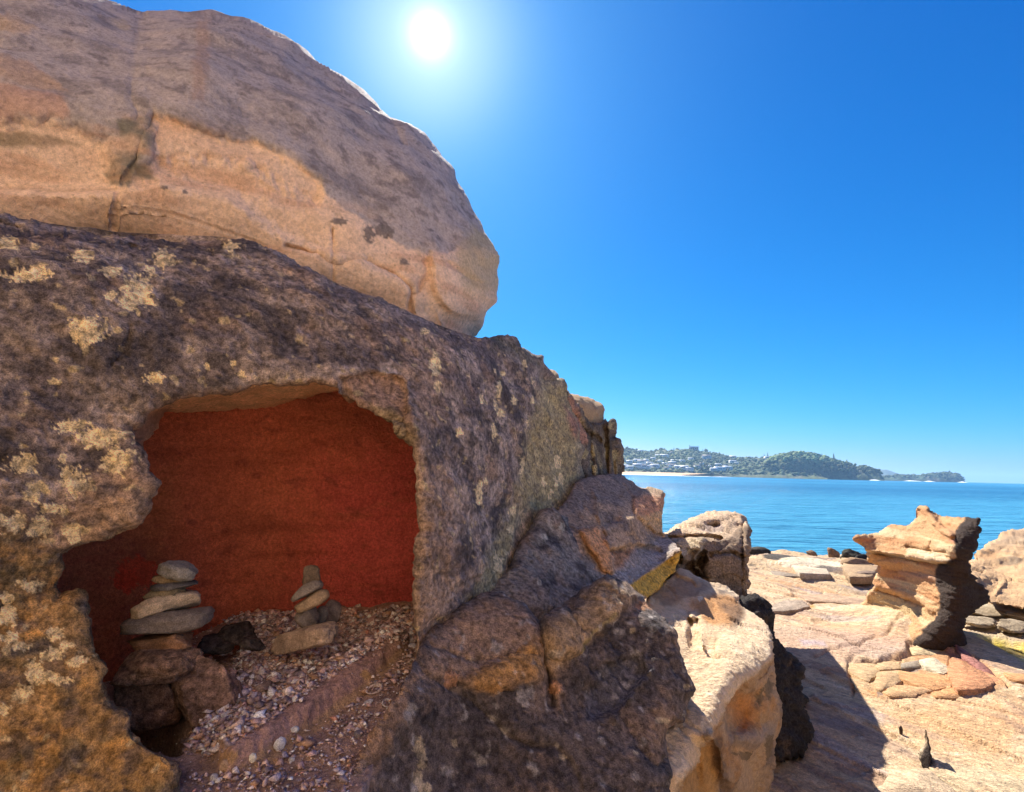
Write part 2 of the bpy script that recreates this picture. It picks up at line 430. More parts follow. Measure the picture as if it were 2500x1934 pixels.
#@@SETTING@@
# ================================================================== SETTING
SEA_Z = -1.0
def sea_mat():
    m = bpy.data.materials.new('sea_water'); m.use_nodes = True; nt = m.node_tree; n = nt.nodes; l = nt.links
    b = n['Principled BSDF']; b.inputs['Roughness'].default_value = 0.22; b.inputs['IOR'].default_value = 1.33
    b.inputs['Specular IOR Level'].default_value = 0.5
    tc = n.new('ShaderNodeTexCoord')
    def noi(sx, sy, det, scale=1.0):
        mp = n.new('ShaderNodeMapping'); mp.inputs['Scale'].default_value = (sx, sy, 1); mp.inputs['Rotation'].default_value = (0, 0, 0.12)
        l.new(tc.outputs['Object'], mp.inputs[0])
        x = n.new('ShaderNodeTexNoise'); x.inputs['Scale'].default_value = scale; x.inputs['Detail'].default_value = det; x.inputs['Roughness'].default_value = 0.6
        l.new(mp.outputs[0], x.inputs['Vector']); return x.outputs['Fac']
    a = noi(0.45, 1.5, 5); c = noi(0.03, 0.11, 4); f = noi(0.0035, 0.045, 6); big = noi(0.004, 0.012, 3)
    ad = n.new('ShaderNodeMath'); ad.operation = 'MULTIPLY_ADD'; l.new(c, ad.inputs[0]); ad.inputs[1].default_value = 4.0; l.new(a, ad.inputs[2])
    bp = n.new('ShaderNodeBump'); bp.inputs['Strength'].default_value = 0.8; bp.inputs['Distance'].default_value = 0.8
    l.new(ad.outputs[0], bp.inputs['Height']); l.new(bp.outputs[0], b.inputs['Normal'])
    r = n.new('ShaderNodeValToRGB'); e = r.color_ramp.elements
    e[0].position = 0.44; e[0].color = (0.012, 0.115, 0.235, 1); e[1].position = 0.56; e[1].color = (0.06, 0.29, 0.43, 1)
    mx = n.new('ShaderNodeMath'); mx.operation = 'MULTIPLY_ADD'; l.new(a, mx.inputs[0]); mx.inputs[1].default_value = 0.55
    m5 = n.new('ShaderNodeMath'); m5.operation = 'MULTIPLY'; l.new(big, m5.inputs[0]); m5.inputs[1].default_value = 0.45; l.new(m5.outputs[0], mx.inputs[2])
    l.new(mx.outputs[0], r.inputs[0])
    fr = n.new('ShaderNodeMapRange'); fr.inputs['From Min'].default_value = 0.66; fr.inputs['From Max'].default_value = 0.76; fr.inputs['To Max'].default_value = 0.45
    l.new(f, fr.inputs[0])
    mix = n.new('ShaderNodeMix'); mix.data_type = 'RGBA'; l.new(fr.outputs[0], mix.inputs['Factor']); l.new(r.outputs[0], mix.inputs['A']); mix.inputs['B'].default_value = (0.30, 0.50, 0.60, 1)
    l.new(mix.outputs['Result'], b.inputs['Base Color'])
    return m
gx = np.concatenate((-np.geomspace(30000, 10, 30), [0], np.geomspace(10, 40000, 30)))
SX, SY = np.meshgrid(gx, gx); nsx = len(gx)
ii, jj = np.meshgrid(np.arange(nsx - 1), np.arange(nsx - 1)); b0 = (ii * nsx + jj).ravel()
sea = obj('sea', mk_mesh('sea', np.stack((SX.ravel(), SY.ravel(), np.full(SX.size, SEA_Z)), 1), [np.stack((b0, b0 + 1, b0 + nsx + 1, b0 + nsx), 1)], mat=sea_mat()))
tag(sea, 'choppy blue sea reaching to the horizon', kind='structure')

# ---- far headlands: each a ridge of its own height and distance with a sloping front and back
def hill(name, prof, Yr, Yf, label, colfn, ncol=260, nrow=34, power=1.0, rough=3.0, brk=None):
    xs = np.linspace(prof[0][0], prof[-1][0], ncol); ty = np.interp(xs, [p[0] for p in prof], [p[1] for p in prof])
    R = at(xs, ty, Yr); zr = R[:, 2] - SEA_Z
    rows = []; t = np.linspace(0, 1, nrow)
    for k in range(nrow):                       # front slope, from the water to the ridge
        y = Yf + (Yr - Yf) * t[k]
        h = zr * (t[k] ** power if brk is None else np.interp(t[k], brk[0], brk[1]))
        X = R[:, 0] * (y / Yr) * 1.0
        rows.append(np.stack((X, np.full(ncol, y), SEA_Z - 2 + h + (2 if k else 0) * 1.0), 1))
    for k in range(1, 7):                       # back slope
        y = Yr + (Yr - Yf) * k / 6
        rows.append(np.stack((R[:, 0] * (y / Yr), np.full(ncol, y), SEA_Z - 2 + (zr + 2) * (1 - k / 6) ** 1.2), 1))
    V = np.concatenate(rows); nr = len(rows)
    hgt = np.clip((V[:, 2] - SEA_Z) / 12.0, 0, 1)
    V[:, 2] += hgt * rough * (fb(V, (0.03, 0.03, 0.0), 4, 3) + 0.7 * fb(V, (0.1, 0.1, 0), 2, 4))
    i, j = np.meshgrid(np.arange(nr - 1), np.arange(ncol - 1), indexing='ij'); v = (i * ncol + j).ravel()
    q = np.stack((v, v + 1, v + ncol + 1, v + ncol), 1)
    px, py = project(V)
    o = obj(name, mk_mesh(name, V, [q], colfn(px, py, V), M_FAR)); tag(o, label, kind='structure')
    return o, V.reshape(nr, ncol, 3)[:nrow]
def c_town(px, py, V):
    p = Paint(px, py, V, (0.075, 0.10, 0.045)); p.noise((0.14, 0.15, 0.07), (0.02, 0.02, 0.02), -0.1, 0.4, 0.8, 3, 2)
    p.noise((0.17, 0.16, 0.11), (0.035, 0.035, 0.035), 0.1, 0.45, 0.8, 3, 9); return p.c
def c_head(px, py, V):
    p = Paint(px, py, V, (0.05, 0.075, 0.035)); up = sstep(24, 60, V[:, 2])
    p.mix(up * 0.9, (0.13, 0.15, 0.05)); p.noise((0.16, 0.17, 0.07), (0.02, 0.02, 0.02), 0.0, 0.5, 0.7, 3, 5, where=up)
    p.noise((0.10, 0.085, 0.06), (0.012, 0.012, 0.03), 0.1, 0.5, 0.7, 3, 6, where=1 - up); return p.c
def c_far(px, py, V): return Paint(px, py, V, (0.07, 0.09, 0.06)).noise((0.12, 0.12, 0.08), (0.01, 0.01, 0.01), 0, .4, .6, 3, 5).c
hill_town, TOWN = hill('town_hill', [(1380, 1096), (1480, 1092), (1520, 1094), (1560, 1099), (1588, 1104), (1612, 1097), (1625, 1097), (1638, 1106), (1650, 1097), (1664, 1100), (1680, 1096), (1706, 1101), (1740, 1105), (1762, 1109), (1780, 1115), (1800, 1117), (1830, 1117), (1860, 1118), (1890, 1114), (1925, 1110), (1990, 1130), (2020, 1155)],
     2300, 1620, 'long low hillside with houses behind the far beach', c_town, 300, 40, 0.8, 4.0)
hill_head, HEAD = hill('headland', [(1815, 1160), (1835, 1153), (1855, 1140), (1880, 1122), (1905, 1110), (1930, 1106), (1957, 1104), (1985, 1109), (2010, 1115), (2040, 1125), (2080, 1135), (2090, 1143), (2105, 1139), (2130, 1146), (2146, 1153), (2156, 1166), (2160, 1172)],
     1900, 1690, 'steep wooded headland with green top, middle of the far shore', c_head, 260, 34, 1.0, 4.0, brk=([0, 0.12, 0.3, 0.55, 1.0], [0, 0.3, 0.72, 0.86, 1.0]))
hill_dist, _h = hill('distant_hill', [(2085, 1166), (2110, 1152), (2140, 1147), (2165, 1147), (2190, 1155), (2215, 1163), (2240, 1172)], 5200, 4600, 'pale blue distant hill between the two headlands', c_far, 60, 10, 0.7, 5.0)
hill_end, ENDH = hill('end_headland', [(2130, 1170), (2160, 1164), (2200, 1160), (2245, 1162), (2270, 1158), (2310, 1153), (2338, 1158), (2348, 1168), (2356, 1176), (2362, 1180)], 2700, 2480, 'low headland ending in a bluff at the far right', c_head, 160, 24, 1.0, 4.0, brk=([0, 0.15, 0.4, 1.0], [0, 0.45, 0.85, 1.0]))
# beach strip and its foam line
def strip(name, x0, x1, Ya, Yb, za, zb, col, label, n=90, wob=0.0, seed=0):
    xs = np.linspace(x0, x1, n); A = at(xs, np.full(n, 1160.0), Ya); B = at(xs, np.full(n, 1160.0), Yb)
    taper = np.clip((x1 - xs) / (x1 - x0) * 3.0, 0.05, 1)
    w = fb2(xs, np.zeros(n), 40, 3, seed) * wob
    A[:, 1] = Yb - (Yb - Ya) * taper + w; A[:, 2] = za; B[:, 2] = zb
    V = np.concatenate((A, B)); i = np.arange(n - 1)
    o = obj(name, mk_mesh(name, V, [np.stack((i, i + 1, i + 1 + n, i + n), 1)], np.tile(col, (2 * n, 1)), M_FAR)); tag(o, label, kind='structure'); return o
strip('beach', 1380, 1800, 1250, 1640, SEA_Z + 0.02, SEA_Z + 9.0, (0.60, 0.40, 0.22), 'strip of pale golden beach below the far hillside', seed=2)
strip('surf_line', 1380, 1800, 1180, 1250, SEA_Z + 0.1, SEA_Z + 0.9, (0.8, 0.82, 0.82), 'white surf breaking along the far beach', wob=30, seed=5)
for k, (sx, sw, sy) in enumerate(((1823, 9, 1660), (1848, 10, 1660), (1878, 10, 1660), (1892, 4, 1660), (1913, 9, 1660), (2135, 6, 1660), (2230, 20, 2440), (2270, 11, 2440), (2350, 8, 2440))):
    c = at(sx, 1166, sy); w = sw / F * sy
    n = 14; a = np.linspace(0, 2 * np.pi, n, endpoint=False)
    V = [(c[0] + w * math.cos(t) * (1 + .2 * math.sin(3 * t + k)), sy + 25 * math.sin(t), SEA_Z + 0.1) for t in a] + [(c[0] + w * .3, sy, SEA_Z + 4.0), (c[0] - w * .35, sy, SEA_Z + 4.5)]
    fcs = [(i, (i + 1) % n, n if i < n / 4 or i >= 3 * n / 4 else n + 1) for i in range(n)] + [(n // 4, n, n + 1), (3 * n // 4, n + 1, n)]
    o = obj('breaking_wave', mk_mesh('breaking_wave', np.array(V), [np.array(fcs)], np.tile((0.8, 0.82, 0.82), (len(V), 1)), M_FAR))
    tag(o, 'white wave breaking at the foot of the far headland' if sy < 2000 else 'white wave breaking below the bluff at far right', kind='stuff')

# ---- the rock platform
SH_EDGE = 10.2
pool_px = [(2383, 1552), (2420, 1549), (2457, 1556), (2520, 1576), (2560, 1600), (2540, 1635), (2500, 1620), (2473, 1607), (2441, 1588), (2400, 1566)]
patch_px = [(2069, 1623), (2082, 1611), (2146, 1611), (2223, 1597), (2215, 1579), (2258, 1574), (2319, 1599), (2377, 1618), (2441, 1660), (2466, 1689), (2409, 1693), (2345, 1708), (2281, 1705), (2152, 1705), (2120, 1695), (2079, 1686), (2072, 1654)]
s_ = np.concatenate((np.linspace(-1.2, 0.18, 40, endpoint=False), np.linspace(0.18, 0.98, 520), np.linspace(0.98, 2.2, 70)[1:]))
yy = np.concatenate((np.linspace(-14, 1.2, 40, endpoint=False), 1.2 * (16.0 / 1.2) ** np.linspace(0, 1, 520)))
GS, GY = np.meshgrid(s_, yy); GX = GS * (GY + 1.0 + np.maximum(0, 0.9 - GY) * 1.0)
GX = np.where(GY < 0.0, GS * (1.9 - GY * 0.5), GX)
gp = np.stack((GX.ravel(), GY.ravel(), np.zeros(GX.size)), 1)
gpx, gpy = project(gp); beh = gp[:, 1] < 0.6; gpx[beh] = -9999; gpy[beh] = -9999
du, dv = np.array((0.5, -0.866)), np.array((0.866, 0.5))                    # bedding runs towards the photographer
gr = np.stack((gp[:, :2] @ du, gp[:, :2] @ dv, np.zeros(len(gp))), 1)
und = 0.09 * fb(gr, (0.25, 0.4, 0), 3, 1)
lay = 0.8 * fb(gr, (0.22, 0.5, 0), 3, 2) + 0.10 * fb(gr, (0.7, 1.5, 0), 3, 8)
nst = 3.5; ql = lay * nst; fl = np.floor(ql); fr_ = ql - fl
ter = (fl + sstep(0.93, 0.99, fr_) + 0.35 * fr_) / nst
wr = gr + 0.16 * np.stack([fb(gr, (0.9, 1.6, 0), 3, 90 + q) for q in range(3)], 1)
pv, pe = cells(wr, (0.55, 1.25, 0), 3); pv2, pe2 = cells(wr, (2.2, 5.0, 0), 5)
plate = sstep(0.0, 0.35, fb(gr, (0.3, 0.5, 0), 3, 93) + 0.15)
z = und + 0.075 * ter + 0.012 * pv - 0.016 * (1 - sstep(0.0, 0.035, pe)) * plate + 0.006 * pv2 * plate + 0.007 * fb(gr, (2.0, 7.0, 0), 4, 3) + 0.002 * fb(gr, (9, 20, 0), 4, 4, 'ridge') + 0.004 * fb(gr, (45, 60, 0), 3, 5)
pd_ = np.hypot(gp[:, 0] - 4.02, gp[:, 1] - np.clip(gp[:, 1], 5.35, 6.1)); z0_ped = 0.13 * np.exp(-(pd_ / 0.26) ** 2)
z -= np.median(z[(gpx > 1900) & (gpx < 2450) & (gpy > 1500) & (gpy < 1900)])
pm0 = np.exp(-(np.hypot(gp[:, 0] - 4.05, gp[:, 1] - np.clip(gp[:, 1], 4.5, 5.2)) / 0.7) ** 4); z = z * (1 - pm0) + 0.05 * pm0 + z0_ped
# cracks and steps seen on the platform
cr = [([(1986, 1599), (2040, 1583), (2088, 1577), (2152, 1561), (2200, 1545), (2249, 1540)], 5), ([(2069, 1650), (2070, 1623), (2082, 1611), (2146, 1611), (2200, 1602), (2223, 1596)], 6),
      ([(2214, 1578), (2258, 1573), (2300, 1590)], 4), ([(2330, 1600), (2377, 1618), (2420, 1650), (2466, 1688)], 5), ([(2200, 1605), (2198, 1650)], 3), ([(2140, 1612), (2140, 1645), (2120, 1660)], 3),
      ([(2319, 1605), (2316, 1650), (2330, 1675)], 3), ([(2253, 1675), (2275, 1690), (2255, 1697)], 3), ([(2320, 1702), (2338, 1680), (2345, 1672)], 4), ([(2080, 1690), (2085, 1668)], 6), ([(2280, 1885), (2330, 1915), (2380, 1940)], 5),
      ([(2400, 1885), (2450, 1900), (2500, 1915)], 3), ([(1945, 1700), (2010, 1720), (2080, 1735), (2130, 1745)], 4), ([(1850, 1460), (1900, 1455), (1960, 1450), (2020, 1452), (2050, 1462), (2110, 1458)], 5), ([(1975, 1470), (2000, 1462), (2010, 1440)], 5)]
cwx = gpx + 6 * fb2(gpx, gpy, 50, 2, 61); cwy = gpy + 5 * fb2(gpx, gpy, 36, 2, 62)
for pts, wdt in cr:
    r = ln_sub(cwx, cwy, pts, 4 * wdt)
    z -= 0.022 * np.exp(-(r / (0.6 * wdt)) ** 2)
pm = sstep(-2.5, 2.5, sd_sub(gpx + 7 * fb2(gpx, gpy, 45, 2, 63), gpy + 5 * fb2(gpx, gpy, 40, 2, 64), patch_px))
pcv, pce = cells(wr, (2.0, 5.5, 0), 11)
z += pm * (-0.04 + 0.006 * pcv + 0.006 * fb(gr, (3, 12, 0), 4, 14, 'ridge') + 0.045 * sstep(1600, 1702, gpy))
wm = sstep(-6, 10, sd_sub(gpx, gpy, pool_px)); z = z * (1 - wm) + wm * (-0.13 + 0.03 * fb(gp, (4, 4, 0), 3, 6))
# broken blocks near the water, then the drop into the sea
edge_y = SH_EDGE + 0.9 * fb(gp, (0.45, 0.0, 0.0), 3, 15) + 0.35 * fb(gp, (1.7, 0.6, 0), 3, 16)
near_edge = np.exp(-((gp[:, 1] - edge_y + 0.8) / 1.3) ** 2)
z += near_edge * (0.10 * np.maximum(0, fb(gp, (1.3, 1.1, 0), 4, 17)) + 0.05)
z = np.where(gp[:, 1] > edge_y, z - 2.6 * sstep(0, 1.1, gp[:, 1] - edge_y), z)
z -= 2.5 * sstep(11.5, 16, gp[:, 0])
gp[:, 2] = z
pa = Paint(gpx, gpy, gp, (0.56, 0.39, 0.225))
pa.P = gr; pa.noise((0.55, 0.365, 0.215), (0.5, 1.4, 0), -0.05, 0.4, 0.85, 4, 31); pa.noise((0.62, 0.455, 0.28), (0.8, 2.6, 0), 0.0, 0.4, 0.8, 4, 32)
pa.noise((0.50, 0.27, 0.13), (0.6, 2.0, 0), 0.18, 0.5, 0.7, 4, 33); pa.noise((0.34, 0.22, 0.15), (1.1, 4.5, 0), 0.2, 0.42, 0.75, 4, 34)
pa.noise((0.36, 0.29, 0.27), (0.7, 2.4, 0), 0.30, 0.48, 0.6, 3, 35)
pa.mix(sstep(0.90, 0.95, fr_) * (1 - sstep(0.96, 1.0, fr_)) * 0.25, (0.22, 0.15, 0.10)); pa.mix((1 - sstep(0.0, 0.03, pe)) * plate * 0.5, (0.25, 0.17, 0.12)); pa.P = gp
pa.noise((0.46, 0.35, 0.27), (0.45, 0.8, 0), 0.1, 0.5, 0.5, 4, 36); pa.noise((0.19, 0.14, 0.11), (9, 16, 0), 0.42, 0.6, 0.7, 3, 37); pa.noise((0.64, 0.50, 0.34), (7, 14, 0), 0.40, 0.6, 0.7, 3, 38)
pa.zone(patch_px, (0.50, 0.26, 0.12), 6, 10, 0.85)
pa.zone([(2075, 1620), (2140, 1616), (2225, 1602), (2240, 1640), (2180, 1680), (2100, 1680)], (0.50, 0.33, 0.18), 8, 12, 0.9)
pa.zone([(2232, 1618), (2280, 1612), (2318, 1638), (2316, 1650), (2270, 1640)], (0.62, 0.50, 0.32), 6, 6, 0.9); pa.zone([(2225, 1582), (2275, 1580), (2260, 1597), (2230, 1597)], (0.62, 0.46, 0.26), 5, 5, 0.9)
pa.zone([(2320, 1610), (2370, 1625), (2440, 1675), (2400, 1685), (2330, 1660)], (0.46, 0.20, 0.12), 10, 14, 0.8); pa.zone([(2300, 1580), (2330, 1600), (2370, 1622), (2350, 1618), (2310, 1602)], (0.32, 0.14, 0.12), 6, 8, 0.8)
pa.zone([(2150, 1740), (2300, 1725), (2480, 1790), (2460, 1840), (2300, 1830), (2180, 1790)], (0.52, 0.31, 0.15), 25, 25, 0.6)
pa.zone([(1840, 1540), (2000, 1530), (2200, 1560), (2230, 1590), (2060, 1610), (1960, 1600)], (0.47, 0.31, 0.22), 20, 20, 0.7)
pa.zone([(1985, 1755), (2080, 1770), (2120, 1790), (2000, 1785)], (0.28, 0.22, 0.2), 12, 14, 0.5); pa.zone([(1950, 1560), (2010, 1565), (2020, 1578), (1960, 1575)], (0.42, 0.33, 0.33), 6, 6, 0.9)
pa.spots([(2150, 1655, 9, 4), (2235, 1631, 24, 5), (2235, 1653, 26, 5), (2140, 1655, 12, 12), (2230, 1692, 20, 6), (2150, 1695, 9, 9), (1990, 1398, 45, 6), (2000, 1375, 40, 6)], (0.22, 0.17, 0.14), 0.6, 0.8)
pa.spots([(2210, 1696, 18, 6), (1960, 1383, 70, 9), (2020, 1388, 50, 7)], (0.68, 0.58, 0.42), 0.7, 0.8)
pa.zone([(1900, 1485), (1985, 1470), (1990, 1480), (1920, 1492)], (0.50, 0.24, 0.06), 5, 5, 0.9)
pa.zone(pool_px, (0.60, 0.48, 0.03), 14, 14, 0.97)
pa.zone([(2350, 1500), (2520, 1480), (2560, 1560), (2450, 1556), (2370, 1550)], (0.45, 0.36, 0.24), 12, 12, 0.8)
pa.mix(near_edge * sstep(0.25, 0.4, fb(gp, (1.3, 1.1, 0), 4, 27)), (0.08, 0.07, 0.06)); pa.mix(sstep(-0.25, -0.7, z), (0.06, 0.055, 0.045))
ny_, nx_ = GX.shape; i, j = np.meshgrid(np.arange(ny_ - 1), np.arange(nx_ - 1), indexing='ij'); v = (i * nx_ + j).ravel()
platform = obj('rock_platform', mk_mesh('rock_platform', gp, [np.stack((v, v + 1, v + nx_ + 1, v + nx_), 1)], pa.c, M_PLAT))
tag(platform, 'flat tan sandstone shore platform with cracks and thin ledges', kind='structure')
GROUND = (gp, gpx, gpy)
def ground_at(px, py):
    m = (np.abs(gpx - px) < 14) & (np.abs(gpy - py) < 10)
    k = np.where(m)[0]; b = k[np.argmin((gpx[k] - px) ** 2 + (gpy[k] - py) ** 2)] if len(k) else None
    return gp[b] if b is not None else at_z(px, py, 0.0)

# broken plates of rock lying on the platform, each its own piece
def plate(pts, col, thick=0.045, lift=0.0, zoom=None, seed=0, tilt=(0, 0)):
    if zoom: pts = [(zoom[0] + x * zoom[2], zoom[1] + y * zoom[2]) for x, y in pts]
    r_ = random.Random(seed); cx = sum(p[0] for p in pts) / len(pts); cy = sum(p[1] for p in pts) / len(pts)
    pts = [(cx + (x - cx) * 1.14, cy + (y - cy) * 1.16) for x, y in pts]
    g = ground_at(cx, cy); z0 = float(g[2]) + lift
    thick = thick * 0.2 + r_.uniform(0.0, 0.010); W = [at_z(x, y, z0) for x, y in pts]; W2 = []
    for a in range(len(W)):                                    # ragged broken edge
        p, q = W[a], W[(a + 1) % len(W)]; L = np.linalg.norm(q - p); k = max(2, min(5, int(L / 0.05)))
        for t in range(k):
            v = p + (q - p) * t / k; nrm = np.array((-(q - p)[1], (q - p)[0], 0)) / (L + 1e-9)
            W2.append(v + nrm * r_.uniform(-0.045, 0.045) * min(L, 0.35) * (1 if t else 0.4))
    W2 = np.array(W2); c = W2.mean(0); n = len(W2)
    dz = lambda P: (P[:, 0] - c[0]) * tilt[0] + (P[:, 1] - c[1]) * tilt[1]
    top = W2.copy(); top[:, 2] = z0 + thick * 0.7 + dz(top) + np.array([r_.uniform(-.004, .002) for _ in range(n)])
    inn = c + (W2 - c) * 0.95; inn[:, 2] = z0 + thick + dz(inn) + np.array([r_.uniform(-.003, .003) for _ in range(n)])
    bot = c + (W2 - c) * 0.97; bot[:, 2] = z0 - 0.08
    ctr = c.copy(); ctr[2] = z0 + thick * 1.0
    V = np.concatenate((bot, top, inn, ctr[None])); a = np.arange(n); b = (a + 1) % n
    q1 = np.stack((a, b, n + b, n + a), 1); q2 = np.stack((n + a, n + b, 2 * n + b, 2 * n + a), 1); t3 = np.stack((2 * n + a, 2 * n + b, np.full(n, 3 * n)), 1)
    if np.cross(W2[1] - W2[0], W2[2] - W2[0])[2] < 0 or sum(W2[i][0] * W2[(i + 1) % n][1] - W2[(i + 1) % n][0] * W2[i][1] for i in range(n)) < 0:
        q1, q2, t3 = q1[:, ::-1], q2[:, ::-1], t3[:, ::-1]
    pxs, pys = project(V); p = Paint(pxs, pys, V, col); p.noise(np.array(col) * 0.72, (6, 12, 9), -0.1, 0.4, 0.8, 3, seed); p.mix((np.arange(len(V)) < n) * 0.6, np.array(col) * 0.6)
    obj('rock_plate', mk_mesh('rock_plate', V, [q1, q2, t3], p.c, M_PLAT, smooth=False), platform)
Z4 = (1800, 1500, 0.3205); TN = (0.53, 0.36, 0.20); OR = (0.54, 0.285, 0.13)
for k, (pts, col, th, lf, tl) in enumerate((
    ([(855, 392), (920, 352), (1058, 352), (1068, 430), (1050, 480), (1000, 530), (905, 480), (858, 440)], TN, .05, 0, (0, -.05)), ([(1072, 352), (1238, 342), (1246, 395), (1240, 432), (1100, 440), (1076, 420)], TN, .055, 0, (0, -.06)),
    ([(1256, 392), (1385, 372), (1400, 395), (1380, 418), (1262, 422)], (0.30, 0.24, 0.18), .05, 0, (0, .05)), ([(1398, 365), (1500, 352), (1612, 430), (1565, 462), (1440, 412)], (0.66, 0.55, 0.38), .07, 0, (0, 0)), ([(1325, 265), (1420, 228), (1545, 272), (1500, 302), (1345, 304)], (0.62, 0.47, 0.27), .05, 0, (0, .1)),
    ([(1258, 436), (1430, 468), (1618, 482), (1636, 556), (1500, 588), (1400, 560), (1262, 498)], OR, .05, 0, (0, -.05)), ([(1632, 352), (1745, 372), (1870, 468), (1945, 540), (1850, 588), (1700, 598), (1645, 545), (1624, 440)], (0.54, 0.26, 0.13), .075, 0, (0, -.05)), ([(1640, 262), (1760, 330), (1900, 420), (2000, 500), (2036, 556), (1958, 536), (1865, 452), (1725, 352)], (0.36, 0.16, 0.13), .07, 0, (0, .08)),
    ([(1085, 452), (1246, 442), (1258, 500), (1200, 556), (1110, 606), (1066, 588), (1044, 540)], (0.50, 0.33, 0.18), .045, 0, (0, -.05)), ([(1125, 606), (1205, 562), (1400, 572), (1478, 600), (1300, 638), (1185, 640)], (0.55, 0.33, 0.17), .03, 0, (0, 0)), ([(872, 500), (988, 540), (1036, 592), (1056, 655), (1000, 622), (905, 580)], TN, .05, 0, (.05, 0)), ([(1492, 604), (1640, 572), (1716, 620), (1640, 648), (1520, 640)], OR, .035, 0, (0, 0)),
    ([(1500, 1180), (1650, 1155), (1900, 1195), (2190, 1280), (2230, 1370), (1700, 1370)], (0.55, 0.42, 0.26), .03, 0, (0, 0)), ([(1180, 1215), (1440, 1200), (1640, 1370), (1080, 1380)], (0.54, 0.40, 0.26), .025, 0, (0, 0)), ([(1960, 640), (2090, 690), (2200, 760), (2200, 800), (2050, 740)], (0.54, 0.34, 0.2), .03, 0, (0, 0)), ([(2040, 460), (2184, 470), (2250, 500), (2200, 530), (2080, 500)], OR, .03, 0, (0, 0)))):
    plate(pts, col, th, lf, Z4, 400 + k, tl)
Z6 = (1800, 1150, 0.4639)
for k, (pts, col, th) in enumerate((([(340, 662), (500, 655), (685, 688), (672, 714), (540, 700), (385, 690)], (0.46, 0.31, 0.2), .07), ([(190, 532), (290, 528), (385, 545), (360, 560), (205, 556)], (0.34, 0.27, 0.2), .05), ([(560, 470), (640, 470), (730, 520), (700, 560), (600, 560), (565, 520)], (0.46, 0.31, 0.18), .12), ([(150, 740), (250, 690), (340, 690), (370, 720), (260, 740)], (0.40, 0.31, 0.23), .06), ([(250, 400), (400, 385), (420, 420), (300, 440)], (0.54, 0.36, 0.2), .08), ([(300, 500), (460, 520), (480, 545), (340, 540)], (0.62, 0.5, 0.36), .02), ([(1240, 700), (1330, 690), (1400, 730), (1300, 750)], (0.46, 0.38, 0.27), .05))):
    plate(pts, col, th, 0, Z6, 430 + k)

# rock pool water
mw = bpy.data.materials.new('pool_water'); mw.use_nodes = True; pb = mw.node_tree.nodes['Principled BSDF']
pb.inputs['Base Color'].default_value = (0.75, 0.72, 0.35, 1); pb.inputs['Transmission Weight'].default_value = 0.9; pb.inputs['Roughness'].default_value = 0.04; pb.inputs['IOR'].default_value = 1.33
tn = mw.node_tree.nodes.new('ShaderNodeTexNoise'); tn.inputs['Scale'].default_value = 9; tb = mw.node_tree.nodes.new('ShaderNodeBump'); tb.inputs['Strength'].default_value = 0.1; tb.inputs['Distance'].default_value = 0.02
mw.node_tree.links.new(tn.outputs['Fac'], tb.inputs['Height']); mw.node_tree.links.new(tb.outputs[0], pb.inputs['Normal'])
pp = np.array([at_z(x, y, -0.085) for x, y in pool_px]); c = pp.mean(0); pp = c + (pp - c) * 1.12
V = np.concatenate((pp, [c])); k = len(pp); fcs = [(q, (q + 1) % k, k) for q in range(k)]
fcs = [f if np.cross(V[f[1]] - V[f[0]], V[f[2]] - V[f[0]])[2] > 0 else (f[1], f[0], f[2]) for f in fcs]
tag(obj('rock_pool', mk_mesh('rock_pool', V, [np.array(fcs)], mat=mw)), 'shallow rock pool over yellow green algae', kind='structure')
# unseen sandstone face added behind the camera to bounce sun onto the shaded rocks
cu = np.linspace(-1, 1, 150); ch = np.linspace(0, 1, 60)
CU, CH = np.meshgrid(cu, ch); cxx = CU * 10 - 5.0; cyy = -3.0 + 0.03 * (cxx + 4) ** 2 * (cxx < -4) - 0.06 * (cxx - 1) ** 2 * (cxx > 1) - CH * 1.8
cp = np.stack((cxx.ravel(), cyy.ravel(), (CH * 11.0 - 0.3).ravel()), 1)
cp[:, 1] += 0.5 * fb(cp, (0.35, 0.35, 0.8), 4, 71) + 0.16 * fb(cp, (0.8, 0.8, 3.5), 4, 72, 'ridge')
cpx = np.full(len(cp), -9999.0)
cpt = Paint(cpx, cpx, cp, (0.62, 0.45, 0.30)); cpt.noise((0.46, 0.28, 0.16), (0.4, 0.4, 2.2), -0.05, 0.4, 0.8, 4, 73); cpt.noise((0.60, 0.46, 0.30), (0.5, 0.5, 3), 0.1, 0.4, 0.8, 4, 74); cpt.noise((0.2, 0.16, 0.13), (0.7, 0.7, 1.2), 0.3, 0.5, 0.6, 4, 75)
i, j = np.meshgrid(np.arange(59), np.arange(149), indexing='ij'); v = (i * 150 + j).ravel()
tag(obj('bounce_cliff', mk_mesh('bounce_cliff', cp, [np.stack((v + 1, v, v + 150, v + 151), 1)], cpt.c, M_PLAT)), 'layered sandstone face added out of view to bounce sunlight onto the rocks', kind='structure')
